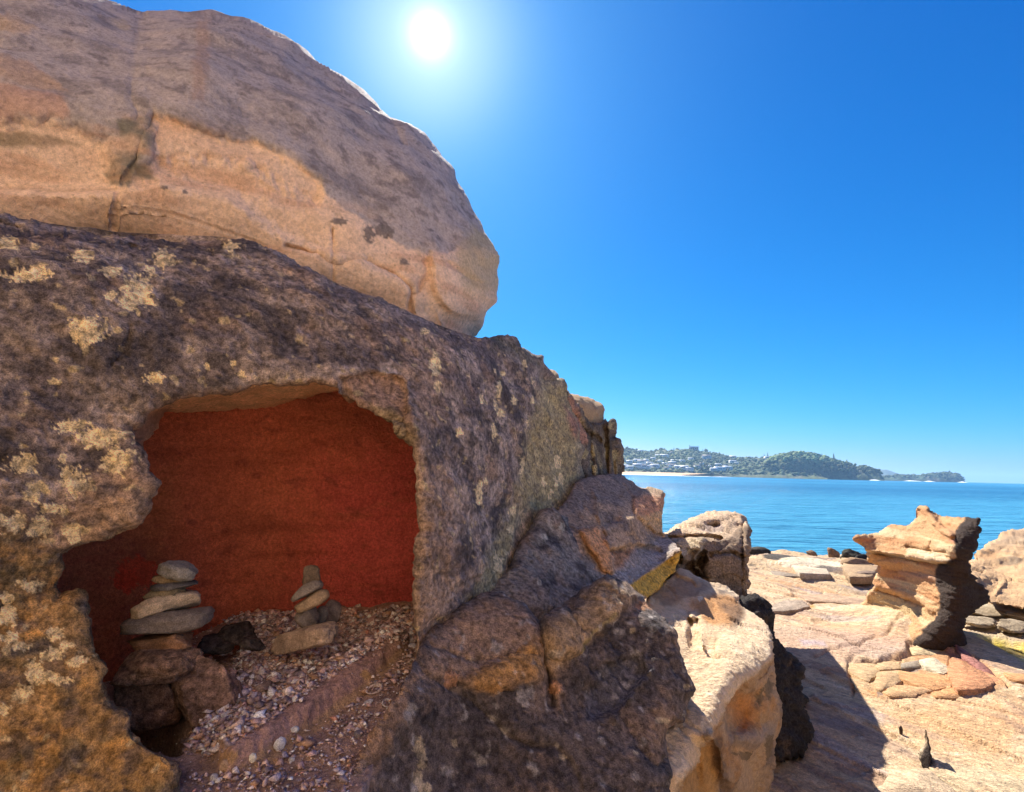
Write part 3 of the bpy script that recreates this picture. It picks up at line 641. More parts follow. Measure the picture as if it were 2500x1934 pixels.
#@@ROCKS@@
# ================================================================== ROCKS
# ---- the big overhanging boulder on top
b_out = [(-220, -90, .6), (-60, -75, .8), (120, -55), (240, -22), (286, 0), (320, 16), (345, 25), (429, 24), (512, 27), (595, 40), (655, 62), (714, 89), (768, 143), (833, 182), (893, 223), (934, 268), (955, 288), (1000, 300), (1036, 327), (1071, 372), (1107, 417), (1131, 464), (1146, 506), (1178, 542), (1202, 586), (1220, 625), (1211, 655), (1211, 690), (1208, 732), (1187, 759), (1172, 792), (1152, 816), (1135, 870, .3), (900, 830, .2), (600, 690, .2), (300, 650, .2), (0, 620, .2), (-220, 600, .2)]
b_ctrl = [(-200, -60, 1.62), (0, 0, 1.56), (345, 30, 1.86), (600, 50, 2.05), (800, 170, 2.10), (960, 300, 2.12), (1100, 430, 2.16), (1210, 640, 2.18), (1160, 800, 2.06), (0, 150, 1.36), (0, 300, 1.33), (250, 200, 1.45), (300, 330, 1.43), (500, 150, 1.62), (560, 300, 1.56), (600, 420, 1.56), (750, 260, 1.80), (800, 420, 1.72), (950, 480, 1.86), (1080, 600, 1.98), (0, 460, 1.37), (150, 520, 1.44), (330, 540, 1.50), (600, 560, 1.62), (800, 660, 1.76), (1000, 760, 1.92), (-200, 300, 1.25), (-200, 580, 1.35), (300, 640, 1.6), (900, 830, 1.95)]
b_feats = [('poly', [(375, 283), (429, 292), (536, 339), (625, 345), (702, 387), (784, 440), (770, 490), (700, 470), (600, 400), (480, 390), (372, 395)], 0.024, 14, 12),
           ('poly', [(372, 395), (480, 390), (600, 400), (700, 470), (770, 490), (640, 490), (520, 460), (430, 452)], 0.03, 26, 8),
           ('poly', [(-200, 455), (280, 458), (292, 452), (430, 435), (560, 470), (640, 540), (740, 600), (880, 640), (1010, 690), (1050, 800), (900, 830), (300, 640), (-200, 600)], -0.025, 18, 10),
           ('poly', [(-200, 290), (170, 300), (262, 345), (280, 460), (-200, 455)], 0.025, 26, 12),
           ('line', [(345, 20), (332, 80), (325, 160), (320, 230), (340, 290)], 0.008, 10, 6), ('line', [(286, 0), (320, 16), (350, 26)], 0.03, 8, 2),
           ('line', [(-200, 450), (0, 455), (140, 458), (280, 460)], 0.010, 4, 3), ('line', [(372, 286), (330, 390), (292, 452), (279, 500), (276, 565)], 0.010, 4, 4),
           ('line', [(276, 519), (290, 517), (333, 513), (417, 524), (506, 551), (583, 576), (640, 600)], 0.006, 3, 2), ('line', [(700, 600), (770, 620), (813, 648), (857, 640), (893, 640)], 0.03, 4, 3), ('line', [(813, 560), (812, 640), (814, 690)], 0.022, 3, 3),
           ('line', [(893, 640), (960, 668), (1000, 702), (1004, 770)], 0.03, 5, 3), ('line', [(955, 288), (965, 310), (985, 350)], 0.03, 8, 4), ('line', [(1048, 619), (1040, 680), (1010, 720)], 0.02, 6, 6),
           ('line', [(1100, 640), (1160, 690), (1215, 695)], 0.012, 4, 4), ('poly', [(1050, 620), (1130, 600), (1225, 610), (1230, 760), (1120, 780), (1060, 720)], -0.03, 8, 10)]
def p_boulder(px, py, P):
    p = Paint(px, py, P, (0.44, 0.385, 0.375))  # base and tan raised: the lens veil's paleness is put into the rock colour
    p.noise((0.28, 0.25, 0.258), (5, 5, 9), -0.1, 0.35, 0.85, 5, 1); p.noise((0.52, 0.44, 0.40), (8, 8, 10), 0.1, 0.45, 0.7, 4, 2)
    p.noise((0.19, 0.165, 0.17), (16, 16, 19), 0.12, 0.45, 0.7, 4, 3)
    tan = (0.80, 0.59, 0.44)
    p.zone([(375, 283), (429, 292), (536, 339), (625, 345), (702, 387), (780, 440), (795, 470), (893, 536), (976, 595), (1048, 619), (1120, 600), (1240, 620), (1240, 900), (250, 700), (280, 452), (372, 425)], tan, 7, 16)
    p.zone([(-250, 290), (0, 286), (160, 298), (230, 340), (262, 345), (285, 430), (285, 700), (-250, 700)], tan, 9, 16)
    p.zone([(-250, 322), (0, 322), (120, 335), (200, 352), (150, 360), (0, 362), (-250, 362)], (0.27, 0.21, 0.14), 8, 10, 0.85)
    p.zone([(290, 300), (372, 285), (372, 360), (335, 400), (340, 430), (292, 452), (262, 450), (250, 420), (285, 370)], (0.19, 0.18, 0.15), 7, 14, 0.9); p.zone([(322, 400), (368, 400), (372, 432), (335, 430)], (0.18, 0.16, 0.13), 6, 8)
    p.zone([(-250, 110), (0, 128), (60, 132), (120, 180), (167, 226), (60, 205), (0, 190), (-250, 190)], (0.46, 0.33, 0.25), 8, 18, 0.85); p.zone([(-250, 205), (0, 200), (150, 232), (180, 285), (0, 290), (-250, 290)], (0.50, 0.33, 0.26), 10, 18, 0.9)
    p.zone([(-30, 25), (40, 30), (90, 62), (30, 66), (-30, 60)], (0.48, 0.36, 0.27), 5, 12, 0.8); p.zone([(266, 44), (300, 40), (322, 60), (300, 68)], (0.5, 0.4, 0.3), 4, 8, 0.8)
    p.zone([(480, 30), (515, 30), (512, 130), (500, 240), (465, 240), (478, 130)], (0.40, 0.30, 0.26), 10, 14, 0.8)
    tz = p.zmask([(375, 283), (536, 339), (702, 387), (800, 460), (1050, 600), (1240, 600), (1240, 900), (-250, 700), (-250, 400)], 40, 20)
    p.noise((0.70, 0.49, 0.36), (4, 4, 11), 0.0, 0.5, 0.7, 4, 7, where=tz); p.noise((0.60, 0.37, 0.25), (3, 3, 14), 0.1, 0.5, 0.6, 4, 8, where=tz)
    p.spots([(940, 560, 26, 20), (985, 640, 12, 8), (830, 540, 18, 9), (900, 570, 14, 20), (403, 455, 9, 8), (452, 466, 9, 6)], (0.17, 0.15, 0.15), 1.1, 0.85)
    for ln in ([(-200, 450), (0, 455), (140, 458), (280, 460)], [(813, 640), (814, 690)], [(700, 600), (770, 620), (813, 648), (857, 640)]):
        p.line(ln, (0.25, 0.15, 0.10), 3, 2, 0.35)
    p.zone([(1150, 540), (1235, 600), (1235, 720), (1140, 720), (1120, 620)], (0.42, 0.35, 0.2), 20, 20, 0.6)
    return p.c
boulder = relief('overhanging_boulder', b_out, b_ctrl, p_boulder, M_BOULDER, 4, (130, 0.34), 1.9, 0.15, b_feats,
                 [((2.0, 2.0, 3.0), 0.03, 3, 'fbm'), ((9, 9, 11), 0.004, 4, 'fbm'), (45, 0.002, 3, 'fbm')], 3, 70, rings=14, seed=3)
tag(boulder, 'huge rounded sandstone boulder with tan undercut belly overhanging the cave wall', 'boulder')

# ---- the wall with the cave
cave_rim = [(1013, 1500, 0.26), (1013, 1427, 0.26), (1026, 1350, 0.26), (1030, 1267, 0.26), (1021, 1184, 0.26), (1014, 1107, 0.26), (1004, 1085, 0.26), (990, 1064, 0.26), (949, 1032, 0.26), (898, 999, 0.26), (846, 974, 0.26), (834, 958, 0.35), (815, 944, 0.35), (757, 937, 0.35), (641, 943, 0.35), (577, 959, 0.35), (481, 972, 0.35), (398, 981, 0.35), (359, 1010, 0.35), (308, 1055, 0.35), (318, 1090, 0.26), (352, 1125, 0.26), (359, 1158, 0.26), (378, 1180, 0.21), (356, 1216, 0.26), (327, 1273, 0.26), (244, 1305, 0.26), (154, 1337, 0.26), (144, 1363, 0.26), (119, 1427, 0.26), (138, 1463, 0.26), (186, 1453, 0.26), (202, 1491, 0.26), (202, 1556, 0.26), (218, 1600, 0.26), (257, 1632, 0.26), (253, 1671, 0.26), (276, 1709, 0.26), (314, 1732, 0.26), (330, 1748, 0.18), (330, 1780, 0.21), (366, 1812, 0.26), (410, 1825, 0.26), (449, 1857, 0.35), (430, 1934, 0.35), (440, 2060, 0.35)]
w_out = [(-160, 505), (0, 527), (89, 545), (180, 556), (274, 567), (417, 588), (530, 590), (560, 582), (595, 583), (655, 607), (720, 640), (792, 676), (833, 708), (928, 731), (1012, 776), (1089, 802), (1152, 817), (1169, 829), (1192, 831), (1204, 823), (1233, 821), (1261, 836), (1269, 854), (1288, 860), (1326, 868), (1326, 912), (1332, 928), (1354, 930), (1378, 938), (1379, 975), (1392, 1010), (1410, 1040), (1420, 1100), (1420, 1260), (1330, 1420), (1200, 1560), (1060, 1640, .3), (1020, 1600, .15)] + cave_rim + [(-160, 2060)]
w_ctrl = [(-150, 520, 0.98), (0, 540, 1.02), (0, 620, 0.92), (0, 800, 0.87), (0, 1000, 0.85), (0, 1300, 0.85), (0, 1600, 0.87), (0, 1900, 0.85), (-150, 1200, 0.80), (-150, 1900, 0.82), (250, 700, 0.96), (250, 900, 0.93), (300, 1050, 0.96), (330, 1240, 0.96), (130, 1400, 0.93), (200, 1600, 0.92), (300, 1850, 0.88), (430, 1934, 0.86),
          (400, 600, 1.14), (600, 620, 1.24), (560, 780, 1.08), (600, 920, 1.06), (800, 720, 1.26), (800, 880, 1.14), (1000, 800, 1.40), (940, 900, 1.22), (1040, 1000, 1.24), (1060, 1250, 1.24), (1050, 1500, 1.22), (1120, 1000, 1.42), (1140, 1300, 1.40), (1180, 850, 1.78), (1250, 950, 1.92), (1250, 1200, 1.86), (1310, 890, 2.35), (1370, 960, 2.70), (1340, 1150, 2.4), (1420, 1200, 2.85), (1200, 1500, 1.5)]
w_feats = [('line', [(-150, 545), (0, 552), (120, 578), (250, 600), (420, 610), (520, 625)], 0.03, 9, 5), ('poly', [(-160, 500), (0, 525), (300, 565), (560, 580), (545, 612), (300, 600), (0, 560), (-160, 545)], 0.05, 9, 8),
           ('line', [(320, 800), (305, 860), (270, 890)], 0.008, 6, 4), ('poly', [(1205, 825), (1262, 836), (1270, 870), (1290, 960), (1230, 940), (1195, 860)], 0.04, 10, 10),
           ('line', [(985, 930), (1000, 1010), (1020, 1090)], -0.015, 20, 6), ('poly', [(835, 925), (900, 908), (985, 922), (1000, 1060), (940, 1025), (840, 975)], 0.03, 8, 6), 
           ('line', [(1290, 960), (1265, 1100), (1220, 1250), (1170, 1400)], -0.02, 26, 14), ('line', [(0, 1480), (120, 1440), (250, 1430)], 0.01, 8, 8)]
LICH = [(28, 607, 24, 20), (90, 615, 12, 8), (205, 633, 28, 18), (70, 680, 60, 15), (270, 672, 25, 13), (365, 666, 16, 10), (400, 640, 24, 26), (565, 607, 20, 15), (270, 723, 18, 10), (335, 722, 38, 40), (310, 735, 20, 24), (220, 808, 42, 32), (195, 800, 36, 10), (287, 806, 7, 7), (375, 925, 22, 15), (505, 897, 7), (570, 893, 7), (590, 918, 10, 8), (135, 932, 15, 7),
        (175, 1040, 40, 15), (240, 1065, 55, 22), (240, 1075, 45, 20), (285, 1125, 38, 34), (52, 1135, 38, 25), (175, 1175, 34, 32), (150, 1118, 12, 10), (70, 1215, 22, 16), (88, 1190, 28, 14), (20, 1275, 26, 22), (85, 1282, 30, 30), (175, 1295, 28, 18), (120, 1238, 30, 12), (157, 1247, 10), (65, 1430, 28, 17), (10, 1460, 18, 12), (140, 1552, 24, 14), (165, 1575, 14, 10), (55, 1580, 22, 12), (195, 1620, 22, 13), (12, 1505, 22, 24), (90, 1640, 26, 24), (130, 1600, 30, 16), (60, 1690, 30, 20), (20, 1560, 24, 14), (10, 1730, 20, 14), (150, 1660, 26, 12), (110, 1655, 36, 15),
        (1062, 895, 12, 32), (1070, 940, 8, 13), (1034, 815, 8, 8), (1175, 972, 7, 11), (1217, 945, 6, 20), (1212, 990, 9, 14), (1222, 1008, 8, 12), (1252, 978, 7, 13), (1280, 890, 7, 9), (1297, 978, 6, 8), (1118, 1052, 6, 12), (1200, 1050, 5, 16), (1272, 1132, 7, 14), (1270, 1150, 6, 8), (1165, 1205, 11, 24), (1180, 1172, 6, 10), (1250, 1245, 8, 20), (1246, 1295, 7, 14), (1215, 1375, 10, 26), (1320, 1180, 6, 12), (1350, 1180, 6, 20), (1340, 1205, 7, 14), (1210, 905, 4, 8), (1230, 912, 5, 6), (1300, 930, 5, 9), (1285, 1035, 4, 12), (1360, 1125, 8, 16), (1367, 1175, 8, 14)]
def p_wall(px, py, P):
    p = Paint(px, py, P, (0.47, 0.37, 0.315))
    p.noise((0.48, 0.36, 0.29), (7, 7, 10), -0.05, 0.4, 0.85, 5, 11); p.noise((0.175, 0.14, 0.14), (9, 9, 13), -0.2, 0.3, 0.85, 5, 12)
    p.noise((0.44, 0.28, 0.18), (6, 6, 8), 0.1, 0.5, 0.6, 4, 13)
    p.noise((0.075, 0.062, 0.062), (5, 5, 8), 0.08, 0.26, 0.75, 5, 17); p.noise((0.62, 0.43, 0.28), (7, 7, 9), 0.34, 0.5, 0.6, 4, 20)
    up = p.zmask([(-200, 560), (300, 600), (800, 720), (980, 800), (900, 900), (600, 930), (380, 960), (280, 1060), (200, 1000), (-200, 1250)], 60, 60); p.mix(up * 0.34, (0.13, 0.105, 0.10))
    lo = p.zmask([(-200, 1150), (120, 1290), (330, 1200), (480, 1500), (480, 2100), (-200, 2100)], 120, 60)
    p.mix(lo * 0.85, (0.46, 0.27, 0.10)); p.noise((0.22, 0.16, 0.085), (14, 14, 22), -0.05, 0.4, 0.9, 4, 14, where=lo); p.noise((0.60, 0.32, 0.10), (8, 8, 12), 0.1, 0.45, 0.8, 4, 15, where=lo)  # golden light on the lower left mixed in with the ochre rock colour
    p.zone([(150, 1180), (380, 1080), (400, 1200), (330, 1290), (150, 1345), (110, 1330)], (0.46, 0.315, 0.225), 20, 25, 0.8)
    rb = p.zmask([(960, 820), (1080, 830), (1100, 960), (1060, 1080), (1100, 1250), (1090, 1600), (1000, 1600), (990, 950)], 25, 30); p.mix(rb * 0.75, (0.44, 0.30, 0.215))
    p.zone([(1040, 1060), (1110, 1040), (1100, 1130), (1040, 1140)], (0.10, 0.09, 0.1), 15, 15, 0.7)
    g = p.zmask([(1330, 930), (1385, 940), (1420, 1100), (1420, 1220), (1260, 1340), (1200, 1500), (1080, 1560), (1180, 1400), (1250, 1230), (1290, 1050)], 22, 24); p.mix(g * 0.9, (0.48, 0.385, 0.20))
    p.noise((0.66, 0.53, 0.28), (16, 16, 16), 0.05, 0.45, 0.8, 4, 16, where=g)
    p.zone([(1262, 1240), (1300, 1240), (1280, 1330), (1240, 1420), (1225, 1440), (1240, 1330)], (0.70, 0.52, 0.32), 8, 14, 0.85)
    p.zone([(1372, 985), (1390, 1010), (1410, 1040), (1405, 1080), (1385, 1040)], (0.46, 0.24, 0.17), 6, 6, 0.9)
    p.zone([(1195, 822), (1262, 836), (1320, 875), (1325, 905), (1290, 890), (1200, 850)], (0.17, 0.155, 0.12), 14, 14, 0.8)
    p.noise((0.12, 0.10, 0.10), (26, 26, 30), 0.0, 0.4, 0.6, 4, 18); p.zone([(838, 930), (900, 908), (985, 920), (1010, 1070), (940, 1025), (845, 978)], (0.40, 0.255, 0.175), 8, 8, 0.8); p.zone([(900, 985), (960, 1000), (1015, 1060), (1010, 1090), (945, 1038)], (0.26, 0.20, 0.11), 10, 12, 0.7)
    p.spots(LICH, (0.92, 0.71, 0.40), 1.15, 0.97)
    p.noise((0.60, 0.46, 0.26), 34, 0.52, 0.62, 0.8, 2, 19)
    p.zone([(240, 1050), (308, 1045), (398, 975), (640, 940), (760, 932), (900, 908), (985, 918), (985, 940), (760, 945), (400, 990), (330, 1060)], (0.40, 0.25, 0.17), 8, 10, 0.6)
    return p.c
wall = empty('cave_rock', (0, 1.1, 0.5))
tag(wall, 'dark lichen spotted sandstone wall with a hollow red cave', 'rock wall')
def part(o): o.parent = wall; o.matrix_parent_inverse = Matrix.Translation((0, -1.1, -0.5)); return o
rock_face = part(relief('rock_face', w_out, w_ctrl, p_wall, M_WALL, 3.6, (36, 0.09), 0.07, 0, w_feats,
            [((3, 3, 5), 0.022, 4, 'fbm'), ((11, 11, 17), 0.008, 4, 'ridge'), (38, 0.005, 3, 'fbm'), (90, 0.0018, 2, 'fbm')], 7, 52, rings=2, cap=False, seed=11))
# the body behind the face: one closed mass running back from the outer rim (the cave is inside it)
bk = [(-160, 505), (0, 527), (274, 567), (560, 584), (792, 676), (928, 731), (1089, 802), (1192, 831), (1319, 875), (1372, 940), (1410, 1040), (1420, 1260), (1330, 1420), (1200, 1560), (1050, 2060), (-160, 2060)]
part(relief('rock_mass', bk, [(0, 520, 1.15), (560, 600, 1.36), (1000, 800, 1.62), (1180, 850, 1.9), (1310, 890, 2.42), (1400, 1050, 2.95), (0, 1300, 1.75), (500, 1300, 2.0), (900, 1300, 2.0), (700, 900, 1.9), (1300, 1300, 2.6), (0, 2000, 1.6), (1000, 2000, 2.0), (600, 760, 1.5)], p_wall, M_WALL, 16, (40, 0.02), 0.6, 0.05, (), [((3, 3, 5), 0.02, 3, 'fbm')], 3, 60, seed=12))
# underside of the cave roof and the chipped left lip
def p_lip(px, py, P):
    p = Paint(px, py, P, (0.78, 0.47, 0.27)); p.noise((0.64, 0.36, 0.19), (9, 9, 9), -0.1, 0.4, 0.8, 4, 41); p.noise((0.52, 0.34, 0.21), 20, 0.1, 0.5, 0.6, 3, 42)
    p.zone([(830, 905), (1030, 905), (1030, 1120), (940, 1040), (830, 975)], (0.42, 0.29, 0.205), 12, 12, 0.9); p.noise((0.22, 0.16, 0.13), (12, 12, 12), 0.0, 0.4, 0.6, 4, 43, where=sstep(820, 900, px)); p.zone([(900, 990), (960, 1000), (1010, 1040), (1000, 1070), (940, 1035)], (0.24, 0.18, 0.09), 10, 12, 0.8)
    p.zone([(290, 1040), (420, 985), (410, 1010), (360, 1075), (350, 1130), (300, 1120)], (0.36, 0.215, 0.16), 10, 6, 0.9); return p.c
lip_out = [(296, 1052), (350, 1004), (392, 972), (481, 962), (577, 950), (641, 934), (757, 928), (821, 930), (850, 945), (862, 978), (845, 985), (832, 955), (770, 958), (718, 977), (667, 999), (577, 996), (494, 1009), (402, 1006), (385, 1045), (356, 1068), (352, 1110), (362, 1160), (330, 1130)]
cave_lip = part(relief('cave_lip', lip_out, [(300, 1055, 1.0), (360, 1060, 1.12), (355, 1150, 1.02), (398, 975, 1.08), (402, 1006, 1.26), (577, 952, 1.10), (577, 996, 1.36), (757, 930, 1.15), (718, 976, 1.36), (770, 955, 1.30), (850, 945, 1.22), (845, 982, 1.3)], p_lip, M_CAVE, 3, (10, 0.02), 0.10, 0, [('line', [(356, 1070), (330, 1066), (300, 1066)], 0.01, 3, 2)], [(8, 0.010, 4, 'fbm'), (40, 0.003, 3, 'fbm')], 4, 26, cap=False, rings=2, seed=13))
def p_cave(px, py, P):
    p = Paint(px, py, P, (0.58, 0.155, 0.085)); p.noise((0.48, 0.13, 0.07), (4, 4, 7), -0.2, 0.4, 0.8, 4, 51)
    p.zone([(780, 1150), (1100, 1050), (1100, 1600), (700, 1600)], (0.58, 0.10, 0.09), 120, 50, 0.8); p.zone([(60, 1280), (420, 1150), (420, 1420), (250, 1700), (40, 1700)], (0.42, 0.15, 0.065), 60, 40, 0.7)
    p.noise((0.36, 0.09, 0.05), (3, 3, 26), 0.1, 0.5, 0.4, 5, 52); p.noise((0.60, 0.18, 0.10), (6, 6, 16), 0.2, 0.6, 0.3, 5, 53); p.noise((0.26, 0.07, 0.05), (18, 18, 24), 0.3, 0.55, 0.6, 4, 54); p.spots([(330, 1400, 60, 40), (300, 1420, 40, 30)], (0.62, 0.08, 0.035), 0.7, 0.75); return p.c  # red spots at the end are lens flare put into the stone colour
cv_out = [(20, 1240), (160, 1130), (280, 960), (420, 860), (640, 810), (900, 820), (1040, 900), (1120, 1060), (1130, 1300), (1110, 1560), (1000, 1760), (700, 1900), (380, 1960), (140, 1800), (30, 1560)]
cave_hollow = part(relief('cave_hollow', cv_out, [(600, 1200, 1.50), (300, 1300, 1.34), (900, 1200, 1.58), (900, 1400, 1.60), (600, 1500, 1.54), (150, 1450, 1.22), (250, 1700, 1.24), (60, 1300, 1.16), (60, 1600, 1.16), (700, 900, 1.5), (700, 1800, 1.5), (1100, 1200, 1.66), (1100, 1500, 1.66)], p_cave, M_CAVE, 4.5, (150, -0.14), 0.0, 0, (), [((2.5, 2.5, 4), 0.045, 4, 'fbm'), ((6, 6, 22), 0.008, 4, 'ridge'), (16, 0.006, 4, 'fbm'), (60, 0.002, 3, 'fbm')], 4, 60, seed=14))

# ---- wall end block and the tan boulders peeping over
e_out = [(1340, 1000), (1372, 975), (1385, 960), (1400, 985), (1415, 1000), (1428, 1020), (1445, 1030), (1478, 1026), (1496, 1027), (1500, 1069), (1510, 1077), (1515, 1096), (1517, 1180), (1470, 1260), (1360, 1300), (1320, 1200)]
def p_end(px, py, P):
    p = Paint(px, py, P, (0.21, 0.165, 0.125)); p.noise((0.10, 0.085, 0.07), (6, 6, 3), -0.1, 0.3, 0.8, 4, 61); p.noise((0.36, 0.29, 0.17), (9, 9, 4), 0.05, 0.4, 0.8, 4, 62)
    p.zone([(1370, 970), (1395, 975), (1412, 1030), (1430, 1080), (1405, 1090), (1385, 1050)], (0.48, 0.26, 0.18), 6, 8, 0.9)
    p.spots([(1447, 1103, 5, 16), (1437, 1130, 5, 14), (1480, 1110, 5, 18), (1500, 1110, 5, 12), (1420, 1110, 6, 12), (1450, 1145, 6, 12), (1490, 1040, 5, 10)], (0.52, 0.42, 0.22), 0.8, 0.9); return p.c
endb = relief('outcrop_end', e_out, [(1350, 1000, 2.62), (1400, 1020, 3.0), (1400, 1200, 2.85), (1450, 1100, 3.25), (1500, 1050, 3.5), (1515, 1150, 3.6), (1340, 1200, 2.5), (1470, 1250, 3.2)], p_end, M_WALL, 3, (22, 0.12), 0.45, 0.1,
              [('line', [(1478, 1020), (1480, 1080), (1483, 1170)], 0.12, 4, 2), ('line', [(1498, 1060), (1500, 1170)], 0.06, 3, 2), ('line', [(1395, 1010), (1430, 1060), (1465, 1075)], 0.08, 7, 5), ('line', [(1440, 1060), (1445, 1160)], 0.05, 4, 3)],
              [((5, 5, 1.6), 0.025, 1, 'cell'), ((7, 7, 3), 0.02, 4, 'ridge'), (25, 0.008, 3, 'fbm')], 4, 24, seed=15)
tag(endb, 'craggy dark end of the rock wall with vertical grooves, nearest the sea', 'rock')
def p_tan(px, py, P): return Paint(px, py, P, (0.52, 0.36, 0.21)).noise((0.42, 0.27, 0.15), (5, 5, 12), 0, 0.5, 0.7, 4, 65).noise((0.2, 0.15, 0.11), 9, 0.35, 0.55, 0.5, 3, 66).c
t1 = relief('boulder', [(1376, 1000), (1378, 972), (1390, 962), (1412, 963), (1446, 974), (1470, 986), (1478, 1000), (1479, 1050), (1440, 1070), (1390, 1060)], [(1385, 990, 3.2), (1420, 1000, 3.25), (1470, 1010, 3.5), (1430, 1050, 3.4), (1440, 970, 3.4)], p_tan, M_LEDGE, 3, (26, 0.2), 0.35, 0.3, (), [(5, 0.02, 3, 'fbm'), (25, 0.005, 3, 'fbm')], 1.5, 30, seed=16)
tag(t1, 'smooth tan boulder peeping over the grooved end of the wall', 'boulder')
t2 = relief('boulder', [(1312, 940), (1316, 905), (1342, 903), (1358, 912), (1368, 930), (1372, 960), (1330, 970)], [(1320, 930, 2.62), (1345, 920, 2.75), (1365, 945, 2.85), (1330, 960, 2.65), (1340, 904, 2.85)], p_tan, M_LEDGE, 3, (18, 0.14), 0.4, 0.3, (), [(6, 0.015, 3, 'fbm'), (25, 0.005, 3, 'fbm')], 1.5, 30, seed=17)
tag(t2, 'small tan rounded rock behind the notched top of the wall', 'boulder')

# ---- broken shelf block beyond the wall foot
s_out = [(1340, 1270), (1372, 1230), (1395, 1190), (1420, 1170), (1470, 1160), (1515, 1161), (1531, 1173), (1569, 1190), (1600, 1194), (1619, 1202), (1622, 1242), (1618, 1281), (1621, 1304), (1640, 1322), (1661, 1338, .3), (1660, 1362, .2), (1646, 1396, .2), (1584, 1458, .3), (1540, 1470, .3), (1440, 1480, .3), (1330, 1400, .3)]
s_ctrl = [(1350, 1270, 2.15), (1420, 1180, 2.70), (1500, 1165, 3.1), (1600, 1196, 3.35), (1618, 1240, 3.15), (1615, 1300, 3.05), (1560, 1250, 2.78), (1480, 1240, 2.55), (1420, 1260, 2.32), (1440, 1330, 2.1), (1500, 1320, 2.3), (1560, 1340, 2.55), (1500, 1400, 2.1), (1530, 1428, 2.02), (1660, 1340, 2.62), (1646, 1390, 2.58), (1584, 1456, 2.2), (1400, 1420, 1.9)]
s_feats = [('poly', [(1545, 1215), (1570, 1192), (1622, 1200), (1622, 1262), (1575, 1280), (1548, 1255)], -0.06, 5, 4), ('poly', [(1575, 1280), (1622, 1262), (1624, 1306), (1600, 1300)], -0.06, 4, 3), ('poly', [(1470, 1285), (1540, 1255), (1575, 1300), (1600, 1330), (1490, 1345)], -0.07, 6, 5),
           ('poly', [(1415, 1300), (1460, 1285), (1485, 1330), (1490, 1400), (1470, 1390), (1440, 1340)], -0.05, 6, 4), ('line', [(1452, 1200), (1462, 1250), (1468, 1290)], -0.04, 7, 4), ('line', [(1520, 1185), (1545, 1220), (1548, 1255), (1470, 1285)], 0.04, 5, 4),
           ('line', [(1490, 1345), (1560, 1335), (1612, 1345)], 0.06, 6, 4), ('line', [(1531, 1432), (1600, 1385), (1664, 1340)], -0.03, 5, 2)]
def p_shelf(px, py, P):
    p = Paint(px, py, P, (0.44, 0.305, 0.21)); p.noise((0.24, 0.185, 0.155), (7, 7, 9), -0.05, 0.35, 0.85, 5, 71); p.noise((0.58, 0.40, 0.25), (9, 9, 9), 0.1, 0.45, 0.7, 4, 72)
    p.zone([(1360, 1230), (1420, 1165), (1520, 1160), (1575, 1195), (1545, 1215), (1460, 1230), (1380, 1260)], (0.27, 0.215, 0.185), 12, 14, 0.8)
    p.zone([(1545, 1220), (1600, 1195), (1624, 1205), (1624, 1245), (1575, 1265), (1550, 1255)], (0.62, 0.31, 0.17), 6, 6, 0.9); p.zone([(1560, 1265), (1624, 1245), (1625, 1308), (1590, 1290)], (0.64, 0.42, 0.22), 5, 5, 0.9)
    p.zone([(1572, 1185), (1600, 1188), (1625, 1198), (1618, 1212), (1590, 1205)], (0.50, 0.36, 0.24), 4, 5, 0.8)
    p.zone([(1418, 1300), (1460, 1288), (1485, 1330), (1488, 1400), (1478, 1405), (1440, 1345)], (0.66, 0.34, 0.16), 6, 8, 0.9); p.zone([(1490, 1350), (1550, 1340), (1560, 1370), (1500, 1400)], (0.40, 0.20, 0.10), 8, 8, 0.8)
    p.zone([(1550, 1345), (1610, 1310), (1660, 1338), (1600, 1385), (1533, 1428), (1490, 1410)], (0.36, 0.32, 0.30), 8, 10, 0.9)
    p.zone([(1531, 1432), (1600, 1388), (1664, 1342), (1664, 1365), (1648, 1398), (1584, 1460)], (0.62, 0.38, 0.07), 3, 4, 0.97); return p.c
shelf_o = relief('shelf_rock', s_out, s_ctrl, p_shelf, M_DARK, 3, (16, 0.06), 1.1, 0.05, s_feats, [((2.4, 2.4, 3.2), 0.010, 1, 'cell'), ((5, 5, 7), 0.010, 4, 'fbm'), (9, 0.004, 1, 'cell'), (50, 0.004, 3, 'fbm')], 4, 30, seed=18)
tag(shelf_o, 'broken block of orange and grey rock with a yellow underside, below the wall end', 'rock')

# ---- wedge between wall foot and front boulder
g_out = [(1150, 1480), (1230, 1390), (1262, 1335), (1285, 1298), (1335, 1247), (1354, 1243), (1382, 1262), (1402, 1300), (1440, 1345), (1470, 1383), (1500, 1412), (1500, 1470), (1330, 1600), (1200, 1560)]
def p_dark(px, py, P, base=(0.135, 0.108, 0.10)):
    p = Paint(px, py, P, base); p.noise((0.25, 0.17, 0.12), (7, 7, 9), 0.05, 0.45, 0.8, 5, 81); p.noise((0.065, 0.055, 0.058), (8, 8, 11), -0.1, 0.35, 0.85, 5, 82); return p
def p_wedge(px, py, P):
    p = p_dark(px, py, P, (0.30, 0.25, 0.21)); p.noise((0.34, 0.30, 0.25), 22, 0.15, 0.45, 0.6, 4, 83); p.spots([(1315, 1425, 6, 8), (1325, 1315, 9, 8), (1370, 1290, 10, 10)], (0.5, 0.45, 0.36), 0.8, 0.8); return p.c
